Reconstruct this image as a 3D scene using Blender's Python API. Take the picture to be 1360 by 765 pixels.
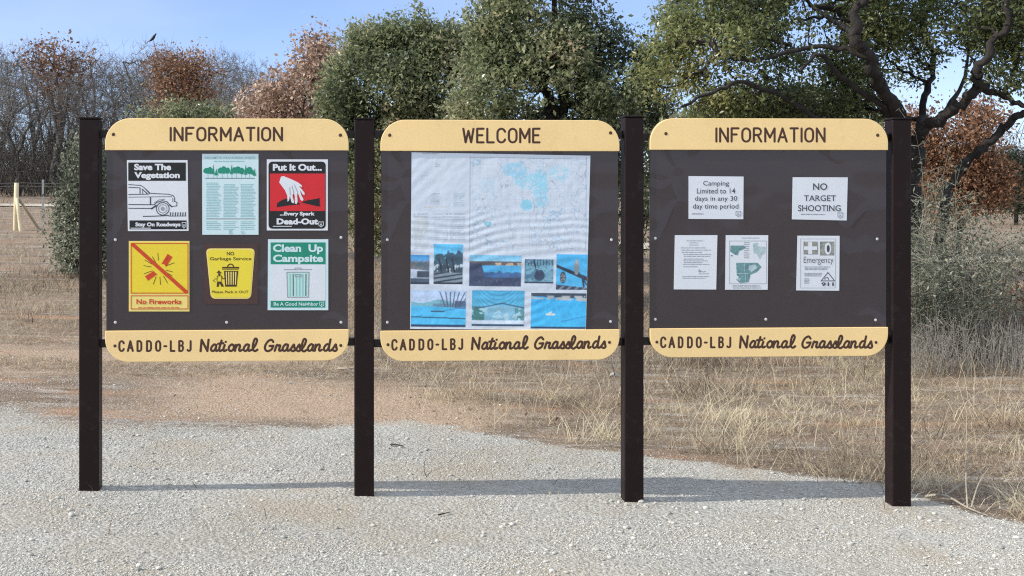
import bpy, math, random
import numpy as np
from mathutils import Vector, Matrix

# ------------------------------------------------------------------ camera, sky, sun, exposure
S = bpy.context.scene
for o in list(bpy.data.objects):
    bpy.data.objects.remove(o)
COL = S.collection
F, CX, CY, H = 1700.0, 540.0, 240.0, 1.6          # pixels (1360 wide), eye height in metres
cam_d = bpy.data.cameras.new('camera')
cam = bpy.data.objects.new('camera', cam_d)
COL.objects.link(cam)
cam.location = (0, 0, H)
cam.rotation_euler = (math.pi / 2, 0, 0)
cam_d.sensor_width = 36
cam_d.lens = F * 36 / 1360
cam_d.shift_x = (680 - CX) / 1360
cam_d.shift_y = -(382.5 - CY) / 1360
cam_d.clip_end = 3000
cam_d.clip_start = 0.05
S.camera = cam
S.render.resolution_x, S.render.resolution_y = 1024, 576

SUN = Vector((-1.6, -0.33, 1.0)).normalized()       # towards the sun: from the left, a little in front of the boards
elev = math.asin(SUN.z)
azim = math.atan2(SUN.x, SUN.y)
W = bpy.data.worlds.new('World')
S.world = W
W.use_nodes = True
wn = W.node_tree
wn.nodes.clear()
sky = wn.nodes.new('ShaderNodeTexSky')
sky.sky_type = 'NISHITA'
sky.sun_disc = False
sky.sun_elevation = elev
sky.sun_rotation = azim
sky.altitude = 1200
sky.air_density = .8
sky.dust_density = 0.1
sky.ozone_density = 2.5
bg = wn.nodes.new('ShaderNodeBackground')
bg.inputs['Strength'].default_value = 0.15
wo = wn.nodes.new('ShaderNodeOutputWorld')
tintn = wn.nodes.new('ShaderNodeMix'); tintn.data_type = 'RGBA'; tintn.blend_type = 'MULTIPLY'
tintn.inputs[0].default_value = 1.0
tintn.inputs[7].default_value = (.56, .57, .70, 1)      # thin clear winter air: a bluer horizon
wn.links.new(sky.outputs[0], tintn.inputs[6])
# fill light: unseen bright cloud added over the upper sky and behind the eye; clear blue low in the north
def wmath(op, a, b, clamp=False):
    n = wn.nodes.new('ShaderNodeMath'); n.operation = op; n.use_clamp = clamp
    for k, v in ((0, a), (1, b)):
        if hasattr(v, 'node'): wn.links.new(v, n.inputs[k])
        else: n.inputs[k].default_value = v
    return n.outputs[0]
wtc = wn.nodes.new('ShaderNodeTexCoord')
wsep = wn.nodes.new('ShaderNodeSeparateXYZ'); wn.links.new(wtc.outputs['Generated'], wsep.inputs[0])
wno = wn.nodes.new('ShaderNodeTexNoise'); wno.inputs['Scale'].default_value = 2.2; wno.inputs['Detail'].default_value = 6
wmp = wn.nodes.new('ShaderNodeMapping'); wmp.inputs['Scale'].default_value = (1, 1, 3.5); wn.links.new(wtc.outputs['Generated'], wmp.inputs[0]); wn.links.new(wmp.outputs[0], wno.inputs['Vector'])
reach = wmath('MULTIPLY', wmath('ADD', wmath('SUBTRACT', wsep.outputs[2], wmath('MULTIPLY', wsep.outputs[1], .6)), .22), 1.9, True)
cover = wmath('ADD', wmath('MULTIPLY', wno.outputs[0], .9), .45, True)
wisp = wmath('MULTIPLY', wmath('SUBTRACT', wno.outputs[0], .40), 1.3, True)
fill_and_wisps = wmath('MAXIMUM', wmath('MULTIPLY', reach, cover), wisp)
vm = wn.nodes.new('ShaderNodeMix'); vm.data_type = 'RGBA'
wn.links.new(fill_and_wisps, vm.inputs[0]); wn.links.new(tintn.outputs[2], vm.inputs[6]); vm.inputs[7].default_value = (3.3, 3.6, 4.15, 1)
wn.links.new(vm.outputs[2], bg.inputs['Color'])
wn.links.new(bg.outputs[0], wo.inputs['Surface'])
sl = bpy.data.lights.new('sun', 'SUN')
sl.energy = 2.8
sl.angle = math.radians(0.55)
sl.color = (1.0, 0.93, 0.82)
so = bpy.data.objects.new('sun', sl)
COL.objects.link(so)
so.rotation_euler = SUN.to_track_quat('Z', 'Y').to_euler()
so.location = (-20, -5, 20)
S.render.engine = 'CYCLES'
S.cycles.filter_width = 1.15
S.cycles.use_denoising = False
S.view_settings.view_transform = 'Standard'
S.view_settings.look = 'None'
S.view_settings.gamma = 1
S.view_settings.use_curve_mapping = False
S.view_settings.exposure = 0.87

# ------------------------------------------------------------------ helpers
def tag(o, label=None, cat=None, group=None, kind=None):
    if label: o['label'] = label
    if cat: o['category'] = cat
    if group: o['group'] = group
    if kind: o['kind'] = kind
    return o

def empty(name, loc=(0, 0, 0), rz=0.0, label=None, cat=None, group=None):
    o = bpy.data.objects.new(name, None)
    COL.objects.link(o)
    o.empty_display_size = 0.2
    o.location = loc
    o.rotation_euler = (0, 0, rz)
    return tag(o, label, cat, group)

def link_mesh(name, me, mat=None, parent=None):
    o = bpy.data.objects.new(name, me)
    COL.objects.link(o)
    if mat is not None:
        me.materials.append(mat)
    if parent is not None:
        o.parent = parent
    return o

def np_mesh(name, V, Fc, attrs=None, smooth=False):
    V = np.asarray(V, dtype=np.float32)
    Fc = np.asarray(Fc, dtype=np.int32)
    me = bpy.data.meshes.new(name)
    n, k = Fc.shape
    me.vertices.add(len(V))
    me.vertices.foreach_set('co', V.ravel())
    me.loops.add(n * k)
    me.loops.foreach_set('vertex_index', Fc.ravel())
    me.polygons.add(n)
    me.polygons.foreach_set('loop_start', np.arange(0, n * k, k, dtype=np.int32))
    if smooth:
        me.polygons.foreach_set('use_smooth', np.ones(n, dtype=bool))
    for an, av in (attrs or {}).items():
        av = np.asarray(av, dtype=np.float32)
        if av.ndim == 1:
            a = me.attributes.new(an, 'FLOAT', 'POINT')
            a.data.foreach_set('value', av)
        else:
            a = me.attributes.new(an, 'FLOAT_COLOR', 'POINT')
            c4 = np.ones((len(av), 4), dtype=np.float32)
            c4[:, :3] = av
            a.data.foreach_set('color', c4.ravel())
    me.update(calc_edges=True)
    return me

class MB:
    """collects polygons; build() makes one mesh"""
    def __init__(s): s.v, s.f = [], []
    def add(s, vs, fs):
        b = len(s.v)
        s.v += [tuple(v) for v in vs]
        s.f += [tuple(b + i for i in f) for f in fs]
        return s
    def box(s, x0, x1, y0, y1, z0, z1):
        return s.add([(x0, y0, z0), (x1, y0, z0), (x1, y1, z0), (x0, y1, z0), (x0, y0, z1), (x1, y0, z1), (x1, y1, z1), (x0, y1, z1)],
                     [(0, 3, 2, 1), (4, 5, 6, 7), (0, 1, 5, 4), (1, 2, 6, 5), (2, 3, 7, 6), (3, 0, 4, 7)])
    def prism(s, pts, y0, y1):
        """outline pts (x,z), counter-clockwise seen from the front (-y); front at y0, back at y1"""
        n = len(pts)
        vs = [(p[0], y0, p[1]) for p in pts] + [(p[0], y1, p[1]) for p in pts]
        fs = [tuple(range(n)), tuple(reversed(range(n, 2 * n)))]
        fs += [((i + 1) % n, i, n + i, n + (i + 1) % n) for i in range(n)]
        return s.add(vs, fs)
    def build(s, name, mat, parent=None, bevel=0, smooth=False):
        me = bpy.data.meshes.new(name)
        me.from_pydata(s.v, [], s.f)
        me.update()
        o = link_mesh(name, me, mat, parent)
        if bevel:
            m = o.modifiers.new('bevel', 'BEVEL')
            m.width = bevel
            m.segments = 3
            m.limit_method = 'ANGLE'
            m.angle_limit = math.radians(40)
        if smooth or bevel:
            for p in me.polygons: p.use_smooth = True
            if bevel:
                m2 = o.modifiers.new('wn', 'WEIGHTED_NORMAL')
                m2.keep_sharp = True
        return o

def catmull(P, n=5):
    P = np.asarray(P, float)
    if len(P) < 3: 
        return np.array([P[0] + (P[-1] - P[0]) * t for t in np.linspace(0, 1, n)])
    Q = np.vstack([2 * P[0] - P[1], P, 2 * P[-1] - P[-2]])
    out = []
    for i in range(1, len(Q) - 2):
        p0, p1, p2, p3 = Q[i - 1], Q[i], Q[i + 1], Q[i + 2]
        for t in np.linspace(0, 1, n, endpoint=False):
            out.append(.5 * ((2 * p1) + (-p0 + p2) * t + (2 * p0 - 5 * p1 + 4 * p2 - p3) * t * t + (-p0 + 3 * p1 - 3 * p2 + p3) * t ** 3))
    out.append(P[-1])
    return np.array(out)

def tubes(polys, sides=5):
    """polys: list of (pts Nx3, radii N); one triangle-free quad tube each, closed by shrinking tips"""
    VV, FF, RR = [], [], []
    base = 0
    ang = np.arange(sides) * 2 * math.pi / sides
    ca, sa = np.cos(ang), np.sin(ang)
    for P, R in polys:
        P = np.asarray(P, float); R = np.asarray(R, float)
        n = len(P)
        if n < 2: continue
        T = np.empty_like(P)
        T[1:-1] = P[2:] - P[:-2]; T[0] = P[1] - P[0]; T[-1] = P[-1] - P[-2]
        T /= np.linalg.norm(T, axis=1)[:, None] + 1e-9
        ref = np.array([0.31, 0.17, 0.94]) if abs(T[0, 2]) < 0.8 else np.array([0.93, 0.31, 0.2])
        A = np.cross(T, ref); A /= np.linalg.norm(A, axis=1)[:, None] + 1e-9
        B = np.cross(T, A)
        ring = P[:, None, :] + R[:, None, None] * (A[:, None, :] * ca[None, :, None] + B[:, None, :] * sa[None, :, None])
        VV.append(ring.reshape(-1, 3)); RR.append(np.repeat(R, sides))
        i = np.arange(n - 1)[:, None] * sides; j = np.arange(sides)[None, :]; j2 = (j + 1) % sides
        q = np.stack([i + j, i + j2, i + sides + j2, i + sides + j], axis=-1).reshape(-1, 4) + base
        FF.append(q)
        base += n * sides
    return np.vstack(VV), np.vstack(FF), np.concatenate(RR)

def smoothstep(a, b, x):
    t = np.clip((x - a) / (b - a), 0, 1)
    return t * t * (3 - 2 * t)

def vnoise(x, y, z=0.0, seed=0):
    """cheap smooth 3-D noise 0..1 from lattice hashing"""
    x = np.asarray(x, float); y = np.asarray(y, float); z = np.broadcast_to(np.asarray(z, float), np.broadcast(x, y).shape)
    xi, yi, zi = np.floor(x).astype(np.int64), np.floor(y).astype(np.int64), np.floor(z).astype(np.int64)
    fx, fy, fz = x - xi, y - yi, z - zi
    fx = fx * fx * (3 - 2 * fx); fy = fy * fy * (3 - 2 * fy); fz = fz * fz * (3 - 2 * fz)
    def h(a, b, c):
        n = (a * 374761393 + b * 668265263 + c * 2147483647 + seed * 974711) & 0xffffffff
        n = ((n ^ (n >> 13)) * 1274126177) & 0xffffffff
        n = ((n ^ (n >> 16)) * 2246822519) & 0xffffffff
        return ((n ^ (n >> 15)) & 0xffffff) / float(0xffffff)
    r = 0
    for dx in (0, 1):
        for dy in (0, 1):
            for dz in (0, 1):
                w = (fx if dx else 1 - fx) * (fy if dy else 1 - fy) * (fz if dz else 1 - fz)
                r = r + w * h(xi + dx, yi + dy, zi + dz)
    return r

def fbm(x, y, s=1.0, o=4, seed=0):
    r, a, t = 0, 0.5, 0
    for k in range(o):
        r = r + a * vnoise(x * s, y * s, 0.37, seed + k); t += a
        s *= 2.03; a *= .5
    return r / t

# ------------------------------------------------------------------ materials
def srgb(r, g, b):
    f = lambda c: (c / 255 / 12.92) if c / 255 <= .04045 else ((c / 255 + .055) / 1.055) ** 2.4
    return (f(r), f(g), f(b), 1)

def new_mat(name):
    m = bpy.data.materials.new(name)
    m.use_nodes = True
    nt = m.node_tree
    b = nt.nodes['Principled BSDF']
    return m, nt, b

def N(nt, typ, **kw):
    n = nt.nodes.new('ShaderNode' + typ)
    for k, v in kw.items(): setattr(n, k, v)
    return n

def ramp(nt, fac, stops, interp='LINEAR'):
    r = N(nt, 'ValToRGB')
    r.color_ramp.interpolation = interp
    e = r.color_ramp.elements
    while len(e) < len(stops): e.new(0.5)
    for i, (p, c) in enumerate(stops):
        e[i].position = p
        e[i].color = c if len(c) == 4 else (*c, 1)
    nt.links.new(fac, r.inputs[0])
    return r.outputs[0]

def mixc(nt, fac, a, b, mode='MIX'):
    m = N(nt, 'Mix', data_type='RGBA', blend_type=mode)
    for sock, v in ((m.inputs[0], fac), (m.inputs[6], a), (m.inputs[7], b)):
        if hasattr(v, 'node'): nt.links.new(v, sock)
        elif isinstance(v, (int, float)): sock.default_value = v
        else: sock.default_value = v if len(v) == 4 else (*v, 1)
    return m.outputs[2]

def math_(nt, op, a, b=0.0, clamp=False):
    m = N(nt, 'Math', operation=op, use_clamp=clamp)
    for s, v in ((m.inputs[0], a), (m.inputs[1], b)):
        if hasattr(v, 'node'): nt.links.new(v, s)
        else: s.default_value = v
    return m.outputs[0]

def noise(nt, vec, scale, detail=4, rough=.6, out=0):
    n = N(nt, 'TexNoise')
    n.inputs['Scale'].default_value = scale
    n.inputs['Detail'].default_value = detail
    n.inputs['Roughness'].default_value = rough
    if vec is not None: nt.links.new(vec, n.inputs['Vector'])
    return n.outputs[out]

def bump(nt, b, h, strength, dist):
    n = N(nt, 'Bump')
    n.inputs['Strength'].default_value = strength
    n.inputs['Distance'].default_value = dist
    nt.links.new(h, n.inputs['Height'])
    nt.links.new(n.outputs[0], b.inputs['Normal'])
    return n

def paint(name, col, rough=.5, vary=.12, scale=6.0, spec=.4, coat=0.0, coat_rough=.05, dirt=None, bump_s=0):
    m, nt, b = new_mat(name)
    tc = N(nt, 'TexCoord')
    f = noise(nt, tc.outputs['Object'], scale, 5, .65)
    lo = tuple(c * (1 - vary) for c in col[:3]); hi = tuple(min(1, c * (1 + vary)) for c in col[:3])
    c = ramp(nt, f, [(.3, lo), (.7, hi)])
    if dirt:
        f2 = noise(nt, tc.outputs['Object'], scale * 3.1, 6, .75)
        c = mixc(nt, ramp(nt, f2, [(.55, (0, 0, 0)), (.75, (1, 1, 1))]), c, dirt)
    nt.links.new(c, b.inputs['Base Color'])
    b.inputs['Roughness'].default_value = rough
    b.inputs['Specular IOR Level'].default_value = spec
    b.inputs['Coat Weight'].default_value = coat
    b.inputs['Coat Roughness'].default_value = coat_rough
    if bump_s:
        bump(nt, b, noise(nt, tc.outputs['Object'], scale * 12, 4, .6), bump_s, .002)
    return m

def gloss_panel():
    """brown panel behind a smooth clear cover: wrinkled reflections"""
    m, nt, b = new_mat('brown_panel_gloss')
    tc = N(nt, 'TexCoord')
    f = noise(nt, tc.outputs['Object'], 3.0, 5, .6)
    c = ramp(nt, f, [(.3, (.015, .007, .0105)), (.7, (.023, .0115, .0165))])
    sc = noise(nt, tc.outputs['Object'], 40, 6, .8)
    c = mixc(nt, ramp(nt, sc, [(.62, (0, 0, 0)), (.8, (.35, .35, .35))]), c, (.06, .052, .056))
    nt.links.new(c, b.inputs['Base Color'])
    b.inputs['Roughness'].default_value = .55
    b.inputs['Coat Weight'].default_value = 1.0
    b.inputs['Coat Roughness'].default_value = .06
    b.inputs['Coat IOR'].default_value = 1.42
    n = N(nt, 'Bump'); n.inputs['Strength'].default_value = 1.0; n.inputs['Distance'].default_value = .012
    w = noise(nt, tc.outputs['Object'], 2.6, 2, .5)
    w3 = noise(nt, tc.outputs['Object'], 4.2, 1, .4)
    rdg = math_(nt, 'POWER', math_(nt, 'SUBTRACT', 1.0, math_(nt, 'MULTIPLY', math_(nt, 'ABSOLUTE', math_(nt, 'SUBTRACT', w3, .5)), 5.0), True), 5.0)
    side = ramp(nt, noise(nt, tc.outputs['Object'], 1.7, 1, .4), [(.5, (0, 0, 0)), (.62, (1, 1, 1))])
    w = math_(nt, 'ADD', w, math_(nt, 'MULTIPLY', math_(nt, 'MULTIPLY', rdg, side), .8))
    nt.links.new(w, n.inputs['Height'])
    nt.links.new(n.outputs[0], b.inputs['Coat Normal'])
    return m

def attr_mat(name, attr, rough=.55, coat=.0):
    m, nt, b = new_mat(name)
    a = N(nt, 'Attribute', attribute_name=attr)
    nt.links.new(a.outputs['Color'], b.inputs['Base Color'])
    b.inputs['Roughness'].default_value = rough
    b.inputs['Coat Weight'].default_value = coat
    b.inputs['Coat Roughness'].default_value = .08
    return m

def leaf_mat(name, stops, rough=.5, transl=.25, spec=.4):
    """stops: colour ramp over the per-leaf 'tint' value"""
    m, nt, b = new_mat(name)
    a = N(nt, 'Attribute', attribute_name='tint')
    c = ramp(nt, a.outputs['Fac'], stops)
    nt.links.new(c, b.inputs['Base Color'])
    b.inputs['Roughness'].default_value = rough
    b.inputs['Specular IOR Level'].default_value = spec
    t = N(nt, 'BsdfTranslucent')
    nt.links.new(c, t.inputs['Color'])
    mx = N(nt, 'MixShader'); mx.inputs[0].default_value = transl
    nt.links.new(b.outputs[0], mx.inputs[1]); nt.links.new(t.outputs[0], mx.inputs[2])
    nt.links.new(mx.outputs[0], nt.nodes['Material Output'].inputs['Surface'])
    return m

def bark_mat(name, lo, hi, scale=14):
    m, nt, b = new_mat(name)
    tc = N(nt, 'TexCoord')
    mp = N(nt, 'Mapping'); mp.inputs['Scale'].default_value = (1, 1, .35)
    nt.links.new(tc.outputs['Object'], mp.inputs[0])
    f = noise(nt, mp.outputs[0], scale, 6, .7)
    nt.links.new(ramp(nt, f, [(.3, lo), (.7, hi)]), b.inputs['Base Color'])
    b.inputs['Roughness'].default_value = .9
    bump(nt, b, f, .9, .03)
    return m

M = {}
M['steel'] = paint('dark_brown_steel', (.0115, .0048, .0052), .5, .18, 5, .2, bump_s=.08, dirt=(.026, .019, .018))
M['rail'] = paint('black_brown_bar', (.010, .008, .008), .5, .1, 6)
M['panel'] = gloss_panel()
M['cream'] = paint('cream_yellow_board', (.90, .655, .31), .5, .07, 1.6, .35, dirt=(.80, .575, .27))
M['letter'] = paint('brown_routed_lettering', (.065, .028, .017), .6, .15, 20)
M['bolt'] = paint('bolt_metal', (.55, .55, .56), .35, .1, 50, .6)
M['bolt_brown'] = paint('bolt_brown', (.07, .035, .015), .5, .15, 60)
def paper(name, col, rough=.45): return paint(name, col, rough, .03, 9, .45, coat=.25)
M['white'] = paper('white_paper', (.70, .735, .785))
M['white2'] = paper('white_copy_paper', (.68, .725, .785))
M['black'] = paint('black_ink', (.012, .012, .014), .4, .1, 15)
M['ink'] = paint('dark_grey_ink', (.06, .065, .08), .5, .1, 15)
M['greyink'] = paint('grey_ink', (.30, .33, .37), .5, .05, 15)
M['red'] = paint('red_ink', (.62, .012, .02), .4, .06, 8, coat=.2)
M['redink'] = paint('orange_red_ink', (.58, .06, .015), .45, .08, 20)
M['yellow'] = paper('yellow_sign_face', (.80, .62, .03))
M['yellowpale'] = paper('pale_yellow_edge', (.82, .68, .20))
M['yellow2'] = paper('bright_yellow_sign_face', (.80, .66, .04))
M['backing'] = paint('red_brown_backing', (.060, .026, .024), .5, .1, 6, coat=.3)
M['brownink'] = paint('brown_ink', (.06, .03, .01), .5, .1, 20)
M['green'] = paint('green_ink', (.006, .25, .16), .45, .08, 15, coat=.2)
M['palegreen'] = paper('pale_green_print', (.45, .72, .68))
M['cyanpaper'] = paper('pale_cyan_paper', (.58, .75, .79))
M['teal'] = paint('teal_map_ink', (.14, .28, .30), .5, .35, 60)
M['paleteal'] = paint('pale_teal_map_ink', (.40, .52, .56), .5, .25, 60)
M['tealink'] = paint('teal_text_ink', (.28, .52, .55), .5, .08, 15)
M['stonegrey'] = paint('grey_picture_ground', (.26, .27, .24), .5, .5, 60)
M['poster'] = attr_mat('poster_print', 'col', .5, .15)
M['photo'] = attr_mat('photo_print', 'col', .4, .25)
M['oakbark'] = bark_mat('dark_oak_bark', (.009, .008, .007), (.036, .030, .027))
M['barebark'] = bark_mat('grey_bark', (.05, .047, .045), (.125, .118, .11), 8)
M['twig'] = bark_mat('grey_twig_bark', (.13, .125, .12), (.24, .23, .215), 5)
M['stem'] = bark_mat('pale_shrub_stem', (.20, .19, .15), (.38, .36, .30), 10)
M['wood'] = paint('pale_new_timber', (.66, .57, .38), .7, .15, 3, .2)
M['wood2'] = paint('weathered_timber', (.36, .29, .20), .7, .15, 3, .2)
M['tpost'] = paint('grey_galvanised_post', (.33, .34, .34), .6, .1, 10)
M['wire'] = paint('galvanised_wire', (.30, .30, .29), .5, .1, 10)
M['bird'] = paint('black_feathers', (.008, .008, .010), .5, .2, 30)

# ------------------------------------------------------------------ terrain
def zg(X, Y):
    X = np.asarray(X, float); Y = np.asarray(Y, float)
    z = -.034 * 4.5 * np.tanh(X / 4.5)
    d = np.clip(Y - 12, 0, 50)
    z = z + .027 * (d - 3 * (1 - np.exp(-d / 3)))
    return z

def edge_y(X):
    """far edge of the gravel lot"""
    xs = [-9, -4, -2.9, -1.5, 0.2, .8, 1.45, 2.0, 2.55, 3.03, 3.8, 6]
    ys = [9.2, 8.8, 8.6, 8.3, 8.25, 8.05, 7.72, 7.35, 6.9, 6.3, 5.3, 2.5]
    return np.interp(X, xs, ys)

def masks(X, Y):
    n1 = fbm(X, Y, 1.1, 4, 3); n2 = fbm(X, Y, 3.4, 3, 9)
    d = edge_y(X) - Y + (n1 - .5) * (.9 + .8 * smoothstep(0, -2, X)) + (n2 - .5) * .7
    left = smoothstep(.4, -2.2, X)
    soft = .26 + 1.25 * left
    gravel = smoothstep(-soft, soft, d)
    patch = smoothstep(.58, .72, fbm(X * .3, Y * 1.3, .8, 3, 21)) * smoothstep(12.5, 9.5, Y) * smoothstep(-.6, -1.6, X)
    gravel = np.clip(gravel + patch * .5, 0, 1)
    worn = smoothstep(.55, .70, fbm(X, Y * .8, .55, 3, 31)) * .5 * smoothstep(-.5, -2, X) 
    gravel = gravel * (1 - worn * smoothstep(7.2, 5.6, Y))
    sx = smoothstep(-2.3, -1.2, X) * smoothstep(1.1, .2, X)
    sand = sx * smoothstep(8.0, 8.5, Y + (n1 - .5)) * smoothstep(10.2, 9.3, Y + (n2 - .5) * .8 + X * .55)
    sand = np.maximum(sand, .7 * smoothstep(.52, .64, fbm(X * .22, Y * .9, .7, 4, 44)) * smoothstep(9.3, 10, Y) * smoothstep(17, 13, Y) * smoothstep(.2, -1, X))
    return gravel, np.clip(sand, 0, 1)

def axis(lo, hi, step, far_lo, far_hi, grow=1.18):
    a = list(np.arange(lo, hi + 1e-6, step))
    s, v = step, lo
    left = []
    while v > far_lo: s *= grow; v -= s; left.append(v)
    s, v = step, hi
    right = []
    while v < far_hi: s *= grow; v += s; right.append(v)
    return np.array(left[::-1] + a + right)

def relief(X, Y, g):
    r = (fbm(X, Y, 1.6, 4, 5) - .5) * .05 * smoothstep(40, 12, Y)
    r = r + (fbm(X, Y, 9, 3, 6) - .5) * .009 * (1 - .3 * g) * smoothstep(16, 9, Y)
    k = smoothstep(.5, 1.2, np.hypot((Y - 6.6) / 1.6, 0)) * .7 + .3
    r = r * k
    for bx_, by_ in ((-1.59, 6.425), (-.215, 6.497), (1.156, 6.568), (2.545, 6.64)):
        r = r + .003 * np.exp(-((X - bx_) ** 2 + (Y - by_) ** 2) / .022)
    return r

xa = axis(-6, 7.5, .05, -500, 500)
ya = axis(4.2, 16, .05, -60, 900)
GX, GY = np.meshgrid(xa, ya)
g_, s_ = masks(GX, GY)
GZ = zg(GX, GY) + relief(GX, GY, g_)
nx, ny = len(xa), len(ya)
ii = np.arange(nx - 1)[None, :] + np.arange(ny - 1)[:, None] * nx
quads = np.stack([ii, ii + 1, ii + 1 + nx, ii + nx], -1).reshape(-1, 4)
gm = np_mesh('ground', np.stack([GX, GY, GZ], -1).reshape(-1, 3), quads, {'gravel': g_.ravel(), 'sand': s_.ravel()}, True)

def ground_z(X, Y):
    g, s = masks(np.asarray(X, float), np.asarray(Y, float))
    return zg(X, Y) + relief(np.asarray(X, float), np.asarray(Y, float), g)

def ground_mat():
    m, nt, b = new_mat('ground_gravel_and_dry_earth')
    ge = N(nt, 'NewGeometry'); P = ge.outputs['Position']
    g = N(nt, 'Attribute', attribute_name='gravel').outputs['Fac']
    s = N(nt, 'Attribute', attribute_name='sand').outputs['Fac']
    v = N(nt, 'TexVoronoi'); v.inputs['Scale'].default_value = 55; nt.links.new(P, v.inputs['Vector'])
    v2 = N(nt, 'TexVoronoi'); v2.inputs['Scale'].default_value = 110; nt.links.new(P, v2.inputs['Vector'])
    sep = N(nt, 'SeparateColor'); nt.links.new(v.outputs['Color'], sep.inputs[0])
    sep2 = N(nt, 'SeparateColor'); nt.links.new(v2.outputs['Color'], sep2.inputs[0])
    gc = ramp(nt, math_(nt, 'ADD', math_(nt, 'MULTIPLY', sep.outputs[0], .5), math_(nt, 'MULTIPLY', sep2.outputs[1], .5)),
              [(.1, (.33, .325, .295)), (.5, (.48, .475, .435)), (.9, (.61, .605, .56))])
    big = noise(nt, P, 1.1, 5, .6)
    gc = mixc(nt, ramp(nt, big, [(.44, (0, 0, 0)), (.68, (.8, .8, .8))]), gc, (.40, .345, .265))
    gc = mixc(nt, .6, gc, ramp(nt, noise(nt, P, .55, 4, .6), [(.3, (.72, .71, .69)), (.65, (1.12, 1.12, 1.12))]), 'MULTIPLY')
    n1 = noise(nt, P, 28, 6, .75); n2 = noise(nt, P, 2.2, 5, .65); n3 = noise(nt, P, 90, 3, .6)
    dirt = ramp(nt, n1, [(.25, (.15, .115, .085)), (.5, (.31, .25, .19)), (.78, (.52, .45, .36))])
    dirt = mixc(nt, ramp(nt, n2, [(.42, (0, 0, 0)), (.66, (.8, .8, .8))]), dirt, (.37, .25, .165), 'MIX')
    dirt = mixc(nt, .55, dirt, ramp(nt, n3, [(.3, (.3, .3, .3)), (.7, (1.2, 1.2, 1.2))]), 'MULTIPLY')
    mp = N(nt, 'Mapping'); mp.inputs['Scale'].default_value = (.55, 2.0, 1); nt.links.new(P, mp.inputs[0])
    st1 = noise(nt, mp.outputs[0], 1.5, 7, .72); st2 = noise(nt, mp.outputs[0], 3.3, 6, .75)
    dirt = mixc(nt, ramp(nt, st1, [(.46, (0, 0, 0)), (.56, (.85, .85, .85))]), dirt, ramp(nt, n1, [(.3, (.10, .075, .055)), (.55, (.215, .165, .12)), (.8, (.36, .30, .23))]))
    dirt = mixc(nt, ramp(nt, st2, [(.53, (0, 0, 0)), (.62, (.7, .7, .7))]), dirt, ramp(nt, n3, [(.3, (.34, .31, .265)), (.7, (.62, .59, .53))]))
    dirt = mixc(nt, ramp(nt, noise(nt, mp.outputs[0], 1.1, 4, .6), [(.56, (0, 0, 0)), (.66, (.7, .7, .7))]), dirt, (.40, .235, .14))
    sandc = ramp(nt, n1, [(.25, (.30, .20, .13)), (.6, (.50, .385, .28)), (.8, (.60, .49, .385))])
    col = mixc(nt, s, dirt, sandc)
    # ragged edge between gravel and earth
    gm_ = math_(nt, 'ADD', g, math_(nt, 'MULTIPLY', math_(nt, 'SUBTRACT', noise(nt, P, 22, 5, .8), .5), 1.5))
    gfac = ramp(nt, gm_, [(.36, (0, 0, 0)), (.62, (1, 1, 1))])
    col = mixc(nt, gfac, col, gc)
    nt.links.new(col, b.inputs['Base Color'])
    b.inputs['Roughness'].default_value = .95
    b.inputs['Specular IOR Level'].default_value = .15
    hgt = math_(nt, 'ADD', math_(nt, 'MULTIPLY', math_(nt, 'SUBTRACT', 1.0, v.outputs['Distance']), .6), n1)
    bump(nt, b, hgt, .9, .018)
    return m
ground = link_mesh('ground', gm, ground_mat())
tag(ground, kind='structure')

# pale dirt road across the fields behind
def road(name, pts, width):
    pts = catmull(np.array(pts, float), 12)
    vs, fs = [], []
    for i, (x, y) in enumerate(pts):
        t = pts[min(i + 1, len(pts) - 1)] - pts[max(i - 1, 0)]
        t /= np.linalg.norm(t); nrm = np.array([-t[1], t[0]])
        for k in (-.5, 0, .5):
            q = np.array([x, y]) + nrm * k * width
            vs.append((q[0], q[1], float(ground_z(q[0], q[1])) + (.06 if k == 0 else .03)))
    for i in range(len(pts) - 1):
        for k in (0, 1):
            a = i * 3 + k
            fs.append((a, a + 1, a + 4, a + 3))
    me = bpy.data.meshes.new(name); me.from_pydata(vs, [], fs); me.update()
    o = link_mesh(name, me, paint('pale_road_dust', (.46, .42, .36), .9, .15, 3, .1))
    return tag(o, kind='structure')
road('road', [(70, 30), (30, 25.5), (14, 24.2), (9.2, 24.5), (5, 27), (0, 33), (-8, 38.5), (-20, 40.5), (-60, 41)], 1.5)

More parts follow.
